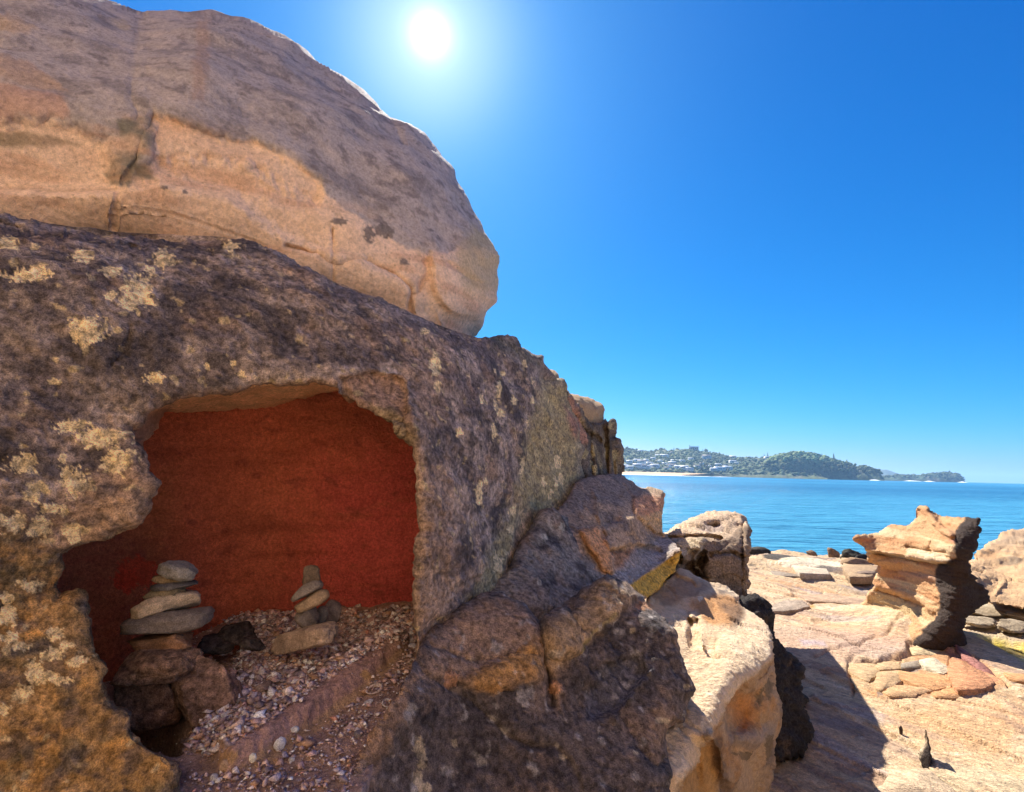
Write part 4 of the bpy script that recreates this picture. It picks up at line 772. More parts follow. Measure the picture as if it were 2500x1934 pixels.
wedge = relief('wedge_rock', g_out, [(1170, 1480, 1.42), (1285, 1300, 1.85), (1345, 1247, 2.02), (1400, 1300, 2.10), (1480, 1390, 2.08), (1350, 1400, 1.72), (1300, 1480, 1.5), (1480, 1470, 1.78), (1330, 1590, 1.5)], p_wedge, M_DARK, 3.5, (30, 0.10), 0.7, 0.1, [('line', [(1400, 1300), (1370, 1330), (1340, 1400)], -0.02, 20, 8)], [((5, 5, 7), 0.02, 4, 'fbm'), (4, 0.008, 1, 'cell'), (50, 0.004, 3, 'fbm')], 4, 30, seed=19)
tag(wedge, 'grey lichened wedge of rock jammed between the wall foot and front boulder', 'rock')

# ---- the dark front boulder
f_out = [(1040, 1565, .3), (1073, 1533, .5), (1130, 1490, .6), (1183, 1460, .6), (1220, 1462, .6), (1275, 1487, .6), (1316, 1522, .5), (1345, 1505, .6), (1400, 1468), (1481, 1412), (1527, 1419), (1559, 1451), (1600, 1487), (1634, 1510), (1653, 1547), (1659, 1579), (1671, 1616), (1687, 1643), (1701, 1689), (1680, 1725), (1669, 1762), (1632, 1794), (1626, 1817), (1632, 1854), (1634, 1895), (1620, 1918), (1623, 1950), (1610, 2080, .3), (790, 2080, .1), (853, 1934, .1), (898, 1812, .1), (962, 1709, .1), (1000, 1640, .1)]
f_ctrl = [(1073, 1540, 1.22), (1183, 1465, 1.34), (1275, 1490, 1.36), (1316, 1522, 1.34), (1481, 1415, 1.52), (1540, 1430, 1.55), (1640, 1520, 1.46), (1700, 1690, 1.36), (1640, 1800, 1.25), (1625, 1930, 1.17), (1000, 1650, 1.06), (960, 1715, 1.0), (900, 1812, 0.95), (860, 1934, 0.90), (1100, 1650, 1.15), (1250, 1600, 1.25), (1400, 1560, 1.36), (1520, 1560, 1.42), (1250, 1750, 1.18), (1450, 1750, 1.25), (1100, 1900, 1.08), (1350, 1930, 1.12), (1550, 1900, 1.17)]
f_feats = [('line', [(1316, 1520), (1325, 1580), (1338, 1660), (1350, 1720)], 0.035, 10, 6), ('poly', [(1330, 1520), (1481, 1412), (1560, 1450), (1480, 1540), (1400, 1590), (1345, 1600)], -0.03, 12, 8), ('poly', [(1480, 1620), (1560, 1600), (1580, 1650), (1500, 1740), (1430, 1760), (1440, 1680)], 0.03, 12, 10),
           ('line', [(1590, 1640), (1520, 1720), (1500, 1760)], -0.02, 8, 6), ('line', [(1050, 1580), (1150, 1620), (1300, 1600)], 0.01, 10, 8), ('poly', [(1130, 1660), (1300, 1580), (1320, 1650), (1200, 1690)], -0.02, 12, 10)]
def p_front(px, py, P):
    p = p_dark(px, py, P)
    p.zone([(1050, 1560), (1183, 1470), (1290, 1500), (1325, 1560), (1330, 1640), (1200, 1680), (1120, 1670), (1020, 1650)], (0.36, 0.235, 0.16), 20, 30, 0.75); p.zone([(1140, 1660), (1300, 1570), (1325, 1640), (1200, 1685)], (0.46, 0.245, 0.08), 14, 16, 0.8)
    p.zone([(1340, 1540), (1480, 1420), (1560, 1460), (1470, 1530), (1400, 1600), (1345, 1640)], (0.40, 0.27, 0.155), 14, 18, 0.8); p.line([(1400, 1600), (1440, 1555), (1500, 1500)], (0.35, 0.27, 0.10), 5, 5, 0.6)
    p.zone([(1480, 1620), (1570, 1590), (1590, 1640), (1510, 1740), (1430, 1770), (1440, 1690)], (0.145, 0.135, 0.15), 14, 20, 0.8); p.noise((0.42, 0.38, 0.35), 26, 0.32, 0.52, 0.6, 3, 84)
    p.spots([(1100, 1655, 16, 20), (1355, 1680, 18, 14), (1577, 1475, 18, 9)], (0.42, 0.22, 0.12), 0.7, 0.85); p.spots([(1375, 1850, 9, 8), (1110, 1813, 7, 9), (1615, 1760, 18, 9), (1020, 1845, 14, 40), (1030, 1925, 16, 14), (1670, 1640, 5, 5), (1680, 1675, 7, 5), (1550, 1840, 7), (1545, 1535, 7), (1012, 1900, 12, 22)], (0.44, 0.35, 0.23), 0.8, 0.85)
    p.zone([(840, 1950), (900, 1812), (965, 1705), (1010, 1640), (1040, 1640), (990, 1720), (940, 1820), (890, 1950)], (0.33, 0.21, 0.14), 8, 14, 0.7)
    p.line([(900, 1812), (962, 1709), (1010, 1660)], (0.48, 0.30, 0.18), 10, 6, 0.7); return p.c
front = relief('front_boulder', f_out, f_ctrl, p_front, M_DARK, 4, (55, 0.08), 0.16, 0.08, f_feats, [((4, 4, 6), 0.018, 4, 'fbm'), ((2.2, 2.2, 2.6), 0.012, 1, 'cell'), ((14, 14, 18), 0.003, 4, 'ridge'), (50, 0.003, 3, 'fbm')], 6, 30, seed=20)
tag(front, 'dark brown angular boulder in shade at the bottom centre of the picture', 'boulder')

# ---- sun topped block by the water's edge
k_out = [(1600, 1330), (1621, 1306), (1645, 1290), (1680, 1274), (1716, 1251), (1745, 1249), (1800, 1256), (1820, 1265), (1826, 1290), (1822, 1400), (1818, 1480), (1800, 1530), (1700, 1520), (1630, 1420)]
k_ctrl = [(1621, 1310, 4.0), (1700, 1262, 4.6), (1790, 1256, 4.7), (1822, 1270, 4.5), (1700, 1305, 3.95), (1740, 1318, 3.85), (1815, 1330, 3.95), (1650, 1330, 3.8), (1700, 1400, 3.72), (1770, 1420, 3.75), (1815, 1470, 3.85), (1650, 1400, 3.5), (1740, 1500, 3.62)]
k_feats = [('line', [(1625, 1314), (1680, 1311), (1720, 1309), (1760, 1313)], 0.12, 4, 3), ('poly', [(1640, 1320), (1715, 1316), (1712, 1345), (1700, 1370), (1665, 1372), (1655, 1345)], -0.28, 5, 5), ('poly', [(1690, 1345), (1720, 1350), (1715, 1400), (1735, 1410), (1700, 1420), (1660, 1395)], 0.2, 8, 6), ('line', [(1718, 1320), (1712, 1350), (1700, 1380), (1715, 1405)], -0.08, 5, 4),
           ('bump', 1740, 1285, 26, 8, 0.22), ('bump', 1800, 1290, 16, 12, 0.15), ('line', [(1815, 1265), (1812, 1340), (1808, 1450)], 0.1, 4, 2), ('line', [(1735, 1355), (1790, 1350), (1815, 1360)], 0.06, 4, 4)]
def p_blk(px, py, P):
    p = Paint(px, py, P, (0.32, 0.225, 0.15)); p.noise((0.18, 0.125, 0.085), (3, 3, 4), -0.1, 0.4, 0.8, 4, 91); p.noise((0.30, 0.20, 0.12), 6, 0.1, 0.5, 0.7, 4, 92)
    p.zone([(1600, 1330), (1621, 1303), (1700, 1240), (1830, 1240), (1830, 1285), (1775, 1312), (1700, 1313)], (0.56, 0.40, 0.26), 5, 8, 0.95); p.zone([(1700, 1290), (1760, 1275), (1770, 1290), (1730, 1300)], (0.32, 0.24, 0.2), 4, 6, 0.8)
    p.zone([(1640, 1322), (1716, 1318), (1712, 1338), (1668, 1358), (1655, 1345)], (0.58, 0.46, 0.30), 3, 5, 0.9); p.line([(1717, 1322), (1712, 1350), (1697, 1378), (1712, 1400), (1735, 1412)], (0.5, 0.40, 0.30), 7, 4, 0.8); return p.c
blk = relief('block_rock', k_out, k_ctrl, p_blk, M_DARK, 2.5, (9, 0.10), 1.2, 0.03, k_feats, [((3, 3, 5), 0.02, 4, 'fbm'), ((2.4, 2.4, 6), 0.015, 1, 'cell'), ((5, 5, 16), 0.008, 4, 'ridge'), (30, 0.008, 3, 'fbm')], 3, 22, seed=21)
tag(blk, 'squarish rock with bright sunlit top and dark face, standing before the sea', 'rock')

# ---- pale sunlit ledge
l_out = [(1560, 1500, .2), (1582, 1462, .2), (1640, 1405, .2), (1658, 1392, .2), (1690, 1402, .3), (1730, 1420, .3), (1770, 1432, .3), (1800, 1452), (1812, 1480), (1840, 1500), (1868, 1516), (1876, 1535), (1884, 1570), (1886, 1634), (1893, 1670), (1911, 1739), (1909, 1776), (1897, 1831), (1893, 1899), (1879, 1940), (1870, 2080, .3), (1560, 2080, .2), (1540, 1700, .2)]
l_ctrl = [(1570, 1480, 2.45), (1650, 1400, 3.0), (1770, 1436, 3.25), (1805, 1470, 3.2), (1690, 1450, 2.85), (1800, 1500, 2.95), (1690, 1490, 2.72), (1640, 1500, 2.55), (1870, 1520, 2.95), (1780, 1530, 2.6), (1660, 1540, 2.38), (1880, 1560, 2.72), (1700, 1620, 2.12), (1800, 1600, 2.22), (1878, 1610, 2.40), (1806, 1678, 1.98), (1700, 1720, 1.80), (1755, 1745, 1.76), (1660, 1800, 1.62), (1728, 1795, 1.66), (1600, 1880, 1.48), (1655, 1895, 1.46),
          (1885, 1650, 2.34), (1860, 1690, 2.18), (1905, 1750, 2.38), (1830, 1760, 2.06), (1790, 1790, 1.94), (1895, 1850, 2.38), (1800, 1880, 1.95), (1740, 1860, 1.74), (1700, 1920, 1.60), (1780, 1960, 1.98), (1880, 1960, 2.5), (1600, 2000, 1.4)]
l_ctrl = [(x, y, Y * (0.86 if y > 1560 else 0.86 + 0.10 * (1560 - y) / 120)) for x, y, Y in l_ctrl]
l_feats = [('poly', [(1920, 1560), (1886, 1606), (1812, 1682), (1768, 1716), (1760, 1757), (1734, 1804), (1664, 1904), (1640, 1960), (1640, 2090), (1920, 2090), (1940, 1750)], 0.20, 4, 5), ('poly', [(1690, 1470), (1705, 1450), (1750, 1445), (1800, 1460), (1812, 1490), (1800, 1520), (1740, 1530), (1705, 1520)], -0.08, 14, 8), ('bump', 1760, 1500, 34, 22, 0.04), ('line', [(1688, 1500), (1700, 1530), (1712, 1560), (1720, 1575)], -0.06, 6, 2), ('poly', [(1680, 1510), (1705, 1512), (1712, 1555), (1690, 1575), (1678, 1545)], 0.10, 6, 3), ('line', [(1655, 1400), (1690, 1412), (1700, 1425)], -0.06, 6, 3),
           ('bump', 1800, 1735, 34, 52, 0.16), ('bump', 1830, 1800, 40, 22, -0.10), ('bump', 1880, 1740, 14, 40, -0.05), ('bump', 1840, 1700, 26, 26, 0.06), ('line', [(1770, 1900), (1760, 1830), (1740, 1800)], -0.10, 12, 4), ('bump', 1700, 1890, 18, 60, 0.08), ('bump', 1830, 1880, 22, 40, 0.08), ('line', [(1760, 1610), (1720, 1640), (1680, 1650)], 0.01, 6, 6)]
def p_ledge(px, py, P):
    p = Paint(px, py, P, (0.66, 0.49, 0.32)); p.noise((0.58, 0.41, 0.25), (5, 5, 9), -0.1, 0.4, 0.7, 4, 101); p.noise((0.74, 0.58, 0.40), (9, 9, 9), 0.05, 0.45, 0.7, 4, 102)
    side = [(1900, 1570), (1880, 1612), (1812, 1678), (1765, 1712), (1757, 1755), (1732, 1800), (1662, 1900), (1640, 1960), (1640, 2090), (1900, 2090), (1930, 1750)]
    sm = p.zmask(side, 6, 8); p.mix(sm * 0.85, (0.42, 0.27, 0.15)); p.noise((0.48, 0.24, 0.085), (6, 6, 8), -0.05, 0.4, 0.8, 4, 103, where=sm); p.noise((0.20, 0.15, 0.115), (6, 6, 10), 0.0, 0.4, 0.75, 4, 104, where=sm)
    p.zone([(1775, 1720), (1800, 1685), (1830, 1700), (1835, 1750), (1820, 1790), (1790, 1780)], (0.54, 0.25, 0.085), 12, 10, 0.9); p.zone([(1765, 1770), (1790, 1790), (1840, 1790), (1895, 1760), (1895, 1820), (1820, 1830), (1780, 1810)], (0.30, 0.245, 0.21), 10, 12, 0.8)
    p.zone([(1735, 1810), (1762, 1800), (1775, 1860), (1790, 1960), (1765, 2000), (1750, 1900)], (0.17, 0.11, 0.07), 8, 8, 0.85); p.zone([(1665, 1910), (1725, 1815), (1750, 1900), (1752, 2000), (1660, 2000)], (0.50, 0.28, 0.10), 8, 8, 0.85)
    p.zone([(1800, 1830), (1880, 1810), (1870, 1900), (1830, 1990), (1800, 1960)], (0.50, 0.34, 0.2), 10, 14, 0.85); p.spots([(1815, 1838, 22, 12), (1882, 1830, 12, 40), (1880, 1680, 10, 30), (1850, 1700, 14, 22)], (0.17, 0.125, 0.075), 0.8, 0.8)
    p.zone([(1690, 1470), (1740, 1450), (1800, 1460), (1812, 1500), (1780, 1530), (1720, 1525)], (0.46, 0.225, 0.085), 10, 8, 0.9); p.zone([(1760, 1480), (1812, 1475), (1815, 1520), (1790, 1530)], (0.17, 0.10, 0.06), 8, 10, 0.8)
    p.zone([(1590, 1460), (1660, 1400), (1740, 1430), (1690, 1460), (1620, 1480)], (0.30, 0.20, 0.14), 8, 12, 0.8); p.zone([(1740, 1432), (1790, 1450), (1760, 1455)], (0.14, 0.11, 0.1), 5, 6, 0.8)
    p.spots([(1710, 1462, 7, 6), (1592, 1468, 7, 7), (1645, 1395, 5, 4)], (0.66, 0.56, 0.42), 0.5, 0.9); return p.c
ledge = relief('ledge_rock', l_out, l_ctrl, p_ledge, M_LEDGE, 3, (14, 0.08), 0.9, 0.05, l_feats, [((4, 4, 7), 0.012, 4, 'fbm'), ((3, 3, 4), 0.010, 1, 'cell'), ((9, 9, 40), 0.004, 4, 'ridge'), (50, 0.004, 3, 'fbm')], 3, 26, seed=22)
tag(ledge, 'pale sandstone ledge lit by the sun with hollowed orange side', 'ledge')
d_out = [(1800, 1480), (1820, 1462), (1850, 1462), (1866, 1478), (1874, 1510), (1886, 1535), (1908, 1560), (1913, 1590), (1925, 1605), (1948, 1634), (1955, 1690), (1962, 1750), (1966, 1790), (1958, 1830), (1900, 1850), (1840, 1800), (1820, 1600)]
def p_shaded_rock(px, py, P): return Paint(px, py, P, (0.03, 0.025, 0.023)).noise((0.05, 0.04, 0.033), 7, 0, 0.4, 0.8, 4, 111).noise((0.12, 0.075, 0.045), (5, 5, 9), 0.35, 0.6, 0.7, 4, 112).c  # near-black base puts the deep shade into the rock colour
drk = relief('shaded_rock', d_out, [(1850, 1470, 3.35), (1880, 1540, 3.25), (1910, 1590, 3.2), (1950, 1640, 3.15), (1960, 1790, 3.0), (1870, 1600, 3.0), (1900, 1800, 2.85), (1860, 1520, 3.2), (1840, 1790, 2.7)], p_shaded_rock, M_DARK, 3, (10, 0.08), 0.7, 0.02, (), [((4, 4, 6), 0.06, 4, 'fbm'), (14, 0.025, 4, 'ridge'), (40, 0.006, 3, 'fbm')], 5, 24, seed=23)
tag(drk, 'black shaded rock behind the sunlit ledge, touching the platform', 'rock')

# ---- the mushroom shaped pedestal rock
m_out = [(2081, 1316, .3), (2093, 1308, .4), (2133, 1305, .5), (2152, 1296), (2173, 1285), (2187, 1280), (2216, 1285), (2232, 1276), (2243, 1258), (2245, 1249), (2238, 1243, .3), (2246, 1237, .3), (2265, 1237, .3), (2268, 1248), (2296, 1258), (2334, 1264), (2367, 1266, .5), (2392, 1265, .3), (2392, 1274, .3), (2386, 1283, .3), (2393, 1292, .3), (2381, 1311, .3), (2388, 1321, .3), (2379, 1340, .3), (2370, 1354, .3), (2362, 1373, .3), (2365, 1396, .3), (2374, 1410, .3), (2400, 1434, .3), (2417, 1453, .3), (2412, 1470, .3), (2381, 1484, .3), (2353, 1510, .3), (2356, 1576, .3), (2310, 1588, .3), (2222, 1582, .2), (2215, 1562, .2), (2168, 1545, .2), (2085, 1525, .2), (2106, 1470, .3), (2133, 1432, .6), (2135, 1411, .6), (2145, 1399, .6), (2145, 1380, .6), (2121, 1366, .6), (2112, 1347, .5), (2102, 1328, .4)]
m_ctrl = [(2085, 1316, 5.75), (2133, 1306, 6.0), (2190, 1284, 5.9), (2255, 1240, 5.7), (2300, 1260, 5.45), (2370, 1267, 5.0), (2390, 1275, 4.85), (2380, 1330, 4.75), (2340, 1300, 4.82), (2320, 1345, 4.78), (2330, 1280, 5.1), (2260, 1330, 5.22), (2200, 1340, 5.5), (2130, 1345, 5.75), (2150, 1400, 5.75), (2220, 1380, 5.4), (2290, 1390, 4.98), (2297, 1430, 4.95), (2240, 1440, 5.3), (2160, 1440, 5.7), (2120, 1472, 6.05), (2110, 1500, 5.9), (2200, 1485, 5.5), (2200, 1515, 5.42), (2170, 1550, 5.45), (2270, 1505, 5.02), (2255, 1540, 4.95), (2300, 1480, 4.85), (2290, 1520, 4.8), (2250, 1560, 4.84), (2240, 1585, 4.9), (2310, 1585, 4.82), (2350, 1580, 4.84), (2340, 1555, 4.76), (2350, 1450, 4.72), (2400, 1450, 4.95), (2340, 1400, 4.74)]
m_feats = [('line', [(2112, 1340), (2150, 1347), (2200, 1355), (2260, 1365), (2315, 1370)], -0.10, 5, 2), ('line', [(2140, 1353), (2200, 1362), (2260, 1372), (2310, 1377)], 0.05, 5, 2), ('bump', 2200, 1400, 60, 16, 0.06), ('line', [(2140, 1432), (2200, 1446), (2250, 1466), (2275, 1492)], -0.05, 7, 3), ('line', [(2145, 1440), (2200, 1458), (2255, 1482)], 0.05, 5, 2), ('line', [(2150, 1397), (2200, 1402), (2290, 1415)], -0.02, 7, 3),
           ('line', [(2262, 1248), (2285, 1280), (2322, 1308)], -0.09, 6, 3), ('line', [(2275, 1240), (2300, 1272), (2335, 1295)], 0.05, 7, 3), ('line', [(2275, 1325), (2274, 1345)], 0.04, 2, 1), ('line', [(2215, 1335), (2260, 1345), (2310, 1352)], 0.05, 4, 3)]
def p_ped(px, py, P):
    p = Paint(px, py, P, (0.53, 0.31, 0.15)); p.noise((0.46, 0.225, 0.10), (2, 2, 11), -0.05, 0.35, 0.85, 4, 121); p.noise((0.60, 0.44, 0.25), (1.5, 1.5, 16), 0.05, 0.4, 0.85, 4, 122); p.noise((0.40, 0.19, 0.12), (1.2, 1.2, 9), 0.25, 0.5, 0.7, 3, 123)
    p.zone([(2115, 1345), (2320, 1368), (2318, 1378), (2200, 1365), (2112, 1352)], (0.62, 0.50, 0.34), 5, 4, 0.8); p.zone([(2215, 1340), (2310, 1358), (2308, 1366), (2215, 1352)], (0.64, 0.54, 0.36), 3, 3, 0.8); p.zone([(2110, 1470), (2150, 1440), (2240, 1480), (2280, 1505), (2160, 1500)], (0.52, 0.38, 0.19), 8, 6, 0.7)
    p.zone([(2190, 1390), (2300, 1405), (2300, 1425), (2200, 1405)], (0.44, 0.24, 0.15), 6, 5, 0.8)
    p.zone([(2360, 1262), (2400, 1262), (2400, 1330), (2380, 1400), (2430, 1450), (2410, 1480), (2360, 1510), (2370, 1640), (2190, 1640), (2225, 1575), (2284, 1510), (2300, 1450), (2284, 1420), (2290, 1380), (2335, 1362), (2330, 1310), (2345, 1285)], (0.035, 0.025, 0.022), 3, 5, 0.97); return p.c  # unlit near side painted almost black, its shade put into the colour
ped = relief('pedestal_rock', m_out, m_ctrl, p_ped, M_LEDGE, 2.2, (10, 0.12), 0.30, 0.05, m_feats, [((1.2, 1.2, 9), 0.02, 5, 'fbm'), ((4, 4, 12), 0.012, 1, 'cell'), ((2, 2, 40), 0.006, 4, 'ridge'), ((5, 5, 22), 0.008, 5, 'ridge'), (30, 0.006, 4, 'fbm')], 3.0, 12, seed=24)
tag(ped, 'wind carved mushroom shaped pedestal rock with orange layers on the platform', 'rock formation')

# ---- rocks at the right edge and along the water
r_out = [(2372, 1420, .4), (2366, 1385, .4), (2378, 1352, .5), (2402, 1335), (2425, 1318), (2450, 1304), (2482, 1293), (2540, 1284), (2700, 1280), (2760, 1420), (2700, 1520, .3), (2600, 1500, .3), (2500, 1486, .2), (2440, 1474, .2), (2410, 1468, .2)]
def p_mound(px, py, P): return Paint(px, py, P, (0.54, 0.345, 0.185)).noise((0.47, 0.26, 0.12), (1, 1, 4), -0.05, 0.4, 0.8, 4, 131).noise((0.24, 0.18, 0.12), (1.6, 1.6, 3), 0.2, 0.45, 0.75, 4, 132).zone([(2400, 1330), (2480, 1285), (2700, 1270), (2700, 1320), (2480, 1330)], (0.34, 0.25, 0.17), 12, 20, 0.6).c
mnd = relief('mound_rock', r_out, [(2375, 1400, 6.6), (2410, 1466, 5.9), (2500, 1486, 5.75), (2400, 1340, 8.0), (2480, 1296, 9.4), (2600, 1284, 9.8), (2450, 1400, 6.9), (2550, 1400, 6.7), (2480, 1350, 7.7), (2650, 1500, 5.6)], p_mound, M_LEDGE, 3, (10, 0.25), 1.2, 0.03, [('line', [(2430, 1450), (2450, 1425), (2452, 1420)], -0.08, 4, 1), ('line', [(2400, 1390), (2470, 1375), (2560, 1370)], 0.06, 5, 6), ('line', [(2380, 1360), (2460, 1340), (2560, 1345)], 0.08, 6, 6)], [((1, 1, 3), 0.07, 4, 'fbm'), ((1.2, 1.2, 4), 0.03, 1, 'cell'), (6, 0.008, 1, 'cell'), (16, 0.01, 3, 'fbm')], 3, 24, seed=25)
tag(mnd, 'low rounded orange rock mound at the right edge, behind the pedestal rock', 'rock')
def ico(n):
    import bmesh
    bm = bmesh.new(); bmesh.ops.create_icosphere(bm, subdivisions=n, radius=1.0)
    V = np.array([v.co[:] for v in bm.verts]); Fc = np.array([[v.index for v in f.verts] for f in bm.faces]); bm.free(); return V, Fc
ICO5 = ico(5); ICO4 = ico(4); ICO3 = ico(3); ICO2 = ico(2); ICO1 = ico(1)
def pebble(name, px, py, Y, wpx, hpx, base, label, cat='stone', group=None, tilt=0.0, dep=0.8, sq=2.3, lump=0.10, fine=0.02, seed=0, paint=None, yaw=0.0, mesh=None, mat=None, facets=0, bottom=0.0):
    """a stone of wpx by hpx photo pixels at distance Y; dep = depth / width; sq = squareness"""
    V, Fc = mesh or ICO4; V = V.copy(); rs = np.random.RandomState(seed + 100)
    a = np.abs(V) ** sq; V = V / (a.sum(1) ** (1 / sq))[:, None]
    for k in range(facets):                              # flat broken faces
        n = rs.normal(size=3); n /= np.linalg.norm(n); h = rs.uniform(0.55, 0.85)
        d = V @ n; m = d > h; V[m] -= np.outer((d[m] - h) * 0.92, n)
    if bottom: V[:, 2] = np.where(V[:, 2] < -bottom, -bottom + (V[:, 2] + bottom) * 0.15, V[:, 2])
    V = V * (1 + lump * fb(V, 1.3, 3, seed + 1))[:, None] + V * (fine * fb(V, (7, 7, 12), 4, seed + 2))[:, None]
    w = wpx / F * Y / 2 * (0.84 if Y < 2 else 1.0); h = hpx / F * Y / 2
    S = V * np.array((w, w * dep, h))
    cy, sy = math.cos(yaw), math.sin(yaw); S = S @ np.array(((cy, sy, 0), (-sy, cy, 0), (0, 0, 1)))
    t = -math.radians(tilt); ct, st = math.cos(t), math.sin(t); S = S @ np.array(((ct, 0, st), (0, 1, 0), (-st, 0, ct)))
    c = at(px, py, Y); zmin = S[:, 2].min()
    org = np.array((c[0], c[1], c[2] + zmin)); L = S - np.array((0, 0, zmin))
    P = L + org; qx, qy = project(P)
    p = Paint(qx, qy, P, base); b = np.array(base)
    p.c *= 0.8; p.noise(b * 0.42, 14, -0.1, 0.4, 0.7, 4, seed + 3); p.noise(np.minimum(b * 1.15, 0.85), 24, 0.15, 0.5, 0.6, 4, seed + 4)
    if paint: paint(p)
    o = obj(name, mk_mesh(name, L, [Fc], p.c, mat or M_STONE)); o.location = org
    tag(o, label, cat, group); return o

# ================================================================== CAVE FLOOR
nX, nY = 300, 330
FX, FY = np.meshgrid(np.linspace(-1.02, 0.06, nX), np.linspace(0.5, 1.72, nY)); fp = np.stack((FX.ravel(), FY.ravel(), np.zeros(FX.size)), 1)
fz = 0.985 + 0.155 * (fp[:, 1] - 0.9) + 0.07 * (fp[:, 0] + 0.45)
fp[:, 2] = fz; fpx, fpy = project(fp)
slab_px = [(520, 1850), (600, 1790), (700, 1725), (800, 1660), (880, 1600), (950, 1560), (990, 1570), (960, 1610), (900, 1670), (800, 1740), (720, 1790), (640, 1850), (560, 1890)]
slab = sstep(-10, 12, sd_sub(fpx + 10 * fb2(fpx, fpy, 40, 3, 5), fpy + 8 * fb2(fpx, fpy, 30, 3, 6), slab_px, 90))
pit = sstep(-30, 30, sd_sub(fpx, fpy, [(300, 1660), (420, 1690), (470, 1760), (430, 1815), (340, 1800), (260, 1700)], 120))
fz = fz + 0.034 * slab - 0.20 * pit + 0.006 * fb(fp, (8, 8, 0), 4, 7) + 0.003 * fb(fp, (40, 40, 0), 3, 8)
fz += 0.03 * np.exp(-((fpx - 620) / 90) ** 2 - ((fpy - 1540) / 30) ** 2)
fz -= 0.5 * sstep(0.82, 0.62, fp[:, 1])                                        # the shelf breaks off towards the photographer
fz -= 0.9 * sstep(-4, 30, sd_sub(fpx, fpy, [(870, 2000), (890, 1934), (932, 1812), (992, 1709), (1036, 1640), (1090, 1533), (1300, 1480), (4000, 1480), (4000, 6000), (600, 6000)], 60))             # and under the front boulder
fp[:, 2] = fz; fpx, fpy = project(fp)
pf = Paint(fpx, fpy, fp, (0.50, 0.335, 0.26)); pf.noise((0.36, 0.235, 0.19), (12, 12, 12), -0.1, 0.4, 0.8, 4, 9); pf.noise((0.46, 0.31, 0.21), 25, 0.05, 0.4, 0.7, 4, 10)
pf.zone(slab_px, (0.50, 0.31, 0.26), 8, 10, 0.85); pf.zone([(560, 1885), (640, 1830), (760, 1760), (860, 1690), (960, 1600), (990, 1580), (960, 1625), (880, 1710), (770, 1790), (650, 1870)], (0.55, 0.36, 0.2), 8, 10, 0.85); pf.noise((0.22, 0.15, 0.12), 40, 0.1, 0.5, 0.6, 4, 12)
pf.spots([(895, 1650, 18, 14), (560, 1850, 26, 18)], (0.52, 0.32, 0.14), 0.8, 0.85); pf.zone([(450, 1600), (560, 1590), (480, 1720), (430, 1750)], (0.10, 0.07, 0.055), 20, 16, 0.8)
i, j = np.meshgrid(np.arange(nY - 1), np.arange(nX - 1), indexing='ij'); v = (i * nX + j).ravel()
cave_floor = part(obj('cave_floor', mk_mesh('cave_floor', fp, [np.stack((v, v + 1, v + nX + 1, v + nX), 1)], pf.c, M_CAVE)))
for _c, _p in ((cave_lip, rock_face), (cave_floor, cave_hollow)): _c.parent = _p; _c.matrix_parent_inverse = Matrix.Identity(4)
FGRID = fp[:, 2].reshape(nY, nX)
def floor_z(x, y):
    i = np.clip(((np.asarray(y) - 0.5) / 1.22 * (nY - 1)).round().astype(int), 0, nY - 1); j = np.clip(((np.asarray(x) + 1.02) / 1.08 * (nX - 1)).round().astype(int), 0, nX - 1)
    return FGRID[i, j]
def floor_hit(px, py):
    Y = np.linspace(0.7, 1.7, 400); P = at(np.full(400, px), np.full(400, py), Y); g = P[:, 2] - floor_z(P[:, 0], P[:, 1])
    k = np.where(g < 0)[0]; return P[k[0]] if len(k) else P[-1]

# shell grit and stone chips lying on the floor
rs = np.random.RandomState(5)
N_G = 21000
cand_x = rs.uniform(-0.95, 0.0, N_G * 3); cand_y = rs.uniform(0.80, 1.55, N_G * 3)
cz = floor_z(cand_x, cand_y); C = np.stack((cand_x, cand_y, cz), 1); qx, qy = project(C)
grav = [(430, 1830), (500, 1760), (560, 1640), (590, 1580), (560, 1520), (640, 1480), (800, 1440), (1030, 1470), (1010, 1570), (900, 1590), (780, 1670), (640, 1780), (520, 1850)]
grav2 = [(640, 1870), (760, 1790), (860, 1720), (960, 1620), (1060, 1540), (1010, 1640), (960, 1710), (900, 1810), (850, 1940), (830, 2000), (440, 2000), (470, 1900), (560, 1890)]
dens = np.maximum(sstep(-14, 10, sd_sub(qx, qy, grav, 60)), 0.55 * sstep(-14, 14, sd_sub(qx, qy, grav2, 60)) * (0.35 + 0.65 * sstep(-0.1, 0.35, fb2(qx, qy, 70, 3, 77))))
dens = np.maximum(dens, 0.05) * (1 - 0.93 * sstep(-4, 12, sd_sub(qx, qy, slab_px, 40)))
keep = rs.rand(len(C)) < dens * (C[:, 2] > 0.75); C = C[keep][:N_G]; n = len(C); qx, qy = qx[keep][:N_G], qy[keep][:N_G]
inner = sstep(-14, 10, sd_sub(qx, qy, grav, 60)) > 0.5
size = np.where(inner, rs.lognormal(math.log(0.0040), 0.55, n), rs.lognormal(math.log(0.0025), 0.65, n)); size = np.clip(size, 0.0014, 0.013)
tmpl = np.array([(1, 0, 0), (-1, 0.1, 0), (0, 1, 0.1), (0.1, -1, 0), (0.3, 0.2, 1), (-0.25, -0.3, 0.9), (0.1, 0, -1)], float)
tf = np.array([(0, 2, 4), (2, 5, 4), (2, 1, 5), (1, 3, 5), (3, 4, 5), (3, 0, 4), (0, 6, 2), (2, 6, 1), (1, 6, 3), (3, 6, 0)])
V = np.tile(tmpl, (n, 1, 1)) * (1 + 0.35 * rs.normal(size=(n, 7, 3))) * np.stack((np.ones(n), rs.uniform(0.45, 1, n), rs.uniform(0.22, 0.7, n)), 1)[:, None] * size[:, None, None]
ax = rs.uniform(0, 6.28, n); tl = rs.normal(0, 0.4, n)
